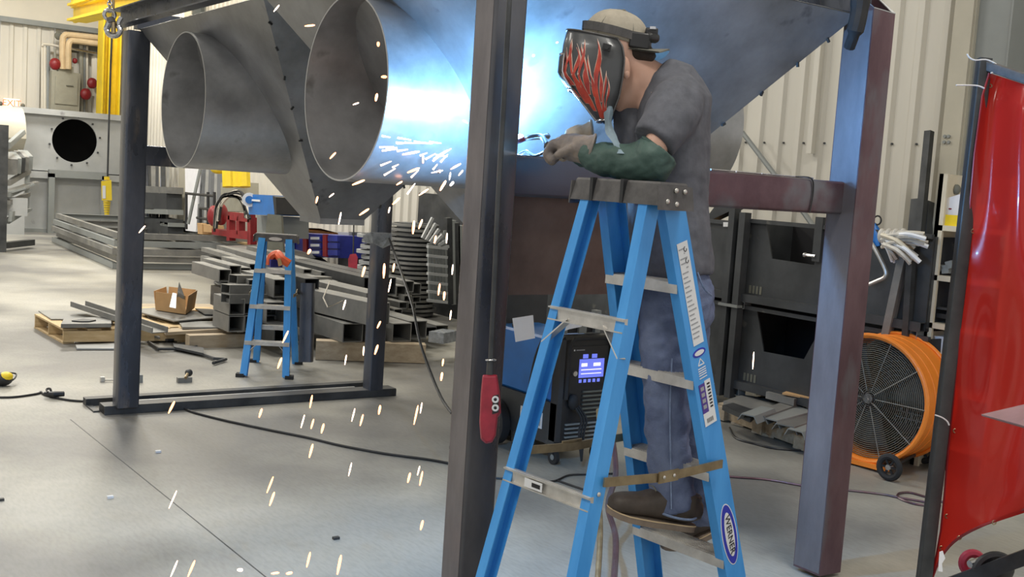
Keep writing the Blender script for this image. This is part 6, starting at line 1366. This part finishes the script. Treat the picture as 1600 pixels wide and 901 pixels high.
# ================================================================== SPARKS
sparks = [(432,13,.022,50),(484,40,.026,8),(590,8,.018,5),(612,62,.018,65),(591,69,.012,90),(703,65,.014,0),(666,85,.014,60),(600,120,.014,0),(588,152,.020,80),(556,162,.016,20),(520,243,.022,45),(642,239,.045,10),(668,248,.03,12),(613,252,.034,15),(646,266,.034,20),(683,268,.03,12),(712,260,.03,30),(700,238,.04,5),(690,243,.03,-10),(661,249,.02,90),(688,265,.016,80),(703,275,.02,80),(720,270,.018,50),(692,290,.03,60),(706,287,.014,50),(624,286,.018,30),(560,285,.034,22),(518,305,.016,40),(495,312,.018,75),(569,331,.03,33),(531,341,.032,80),(662,300,.03,35),(619,314,.026,42),(608,328,.016,75),(657,350,.026,70),(646,355,.034,85),(698,372,.026,85),(680,374,.02,80),(600,423,.038,88),(609,446,.034,78),(615,418,.022,80),(568,424,.028,75),(707,421,.026,85),(686,452,.03,82),(694,462,.022,85),(538,476,.026,75),(446,526,.034,65),(437,567,.03,68),(540,562,.026,80),(592,507,.02,65),(588,546,.026,72),(568,548,.024,85),(692,566,.018,82),(690,588,.022,82),(704,492,.024,82),(483,393,.014,60),(268,636,.034,65),(222,358,.024,50),(486,627,.034,78),(407,645,.024,72),(473,658,.034,76),(488,662,.026,74),(504,669,.026,74),(552,648,.034,76),(565,656,.03,76),(593,640,.024,80),(658,637,.028,80),(650,648,.05,78),(486,704,.036,76),(547,733,.036,76),(422,757,.045,68),(425,779,.036,72),(654,735,.024,76),(658,747,.038,78),(639,746,.026,76),(270,780,.048,68),(482,874,.04,76),(530,882,.052,78),(272,888,.044,68),(299,888,.044,68),(659,820,.026,76),(375,890,.014,0),(430,895,.02,5),(452,895,.016,10),(1177,563,.045,88),(826,38,.012,10),(860,131,.016,80),(845,65,.012,-20),(868,65,.014,-20),(860,130,.018,80),(850,78,.012,-20),(832,86,.012,-15),(826,37,.012,0),(727,190,.016,-30),(719,172,.016,-30),(826,142,.01,0),(820,166,.01,0)]
def spark_z(x, y): return 4.3+.25*sin(x*.7+y*.3)
for i, (x, y, L_, an) in enumerate(sparks):
    if L_ <= 0: continue
    D_ = spark_z(x, y)
    if y > 500 and x < 700: D_ = min(4.6, (H*FPX/(y-250+0.0))*.86)
    if x > 1100: D_ = 5.0
    if y > 860: D_ = 3.9
    p = atd(x, y, D_); a = radians(an); d = (RT*cos(a)+UP*sin(a)+FW*.15*sin(i*1.7)).normalized()
    hw = L_*D_/4.3*.78; r_ = .0030+.0010*(i % 3)
    if L_ < .015: r_ = .006
    if x > 820 and x < 900: where = 'in front of the blue-lit hopper'
    elif y < 225: where = 'in front of the near duct stub and hopper'
    elif y < 380: where = 'flying below the arc'
    elif y < 600: where = 'falling past the dark middle column'
    else: where = 'falling over the open floor'
    if x > 1100: lab = 'single orange spark in front of the black bins right of the ladder'
    else: lab = 'short glowing orange spark '+where
    o = MB().tube([p-d*hw, p-d*hw*.3, p+d*hw*.6, p+d*hw], [r_*.5, r_, r_, r_*.5], 6).build('spark', 'spark2' if i % 3 == 0 else 'spark')
    tag(o, lab, 'spark', None if x > 1100 else 'welding sparks '+where)
for i in range(26):   # dense fan of sparks close to the weld, left of the nearest column
    a = radians(195+random.uniform(-28, 40)); r0 = random.uniform(.08, .34); p = atd(727, 226, 4.0)+RT*(cos(a)*r0)+UP*(sin(a)*r0*.6)
    d = (RT*cos(a)+UP*sin(a)).normalized(); h_ = random.uniform(.012, .03)
    tag(MB().tube([p-d*h_, p+d*h_], [.0018, .004], 6).build('spark', 'spark2'), 'white-hot spark in the dense spray left of the nearest column', 'spark', 'dense spray of sparks at the weld')
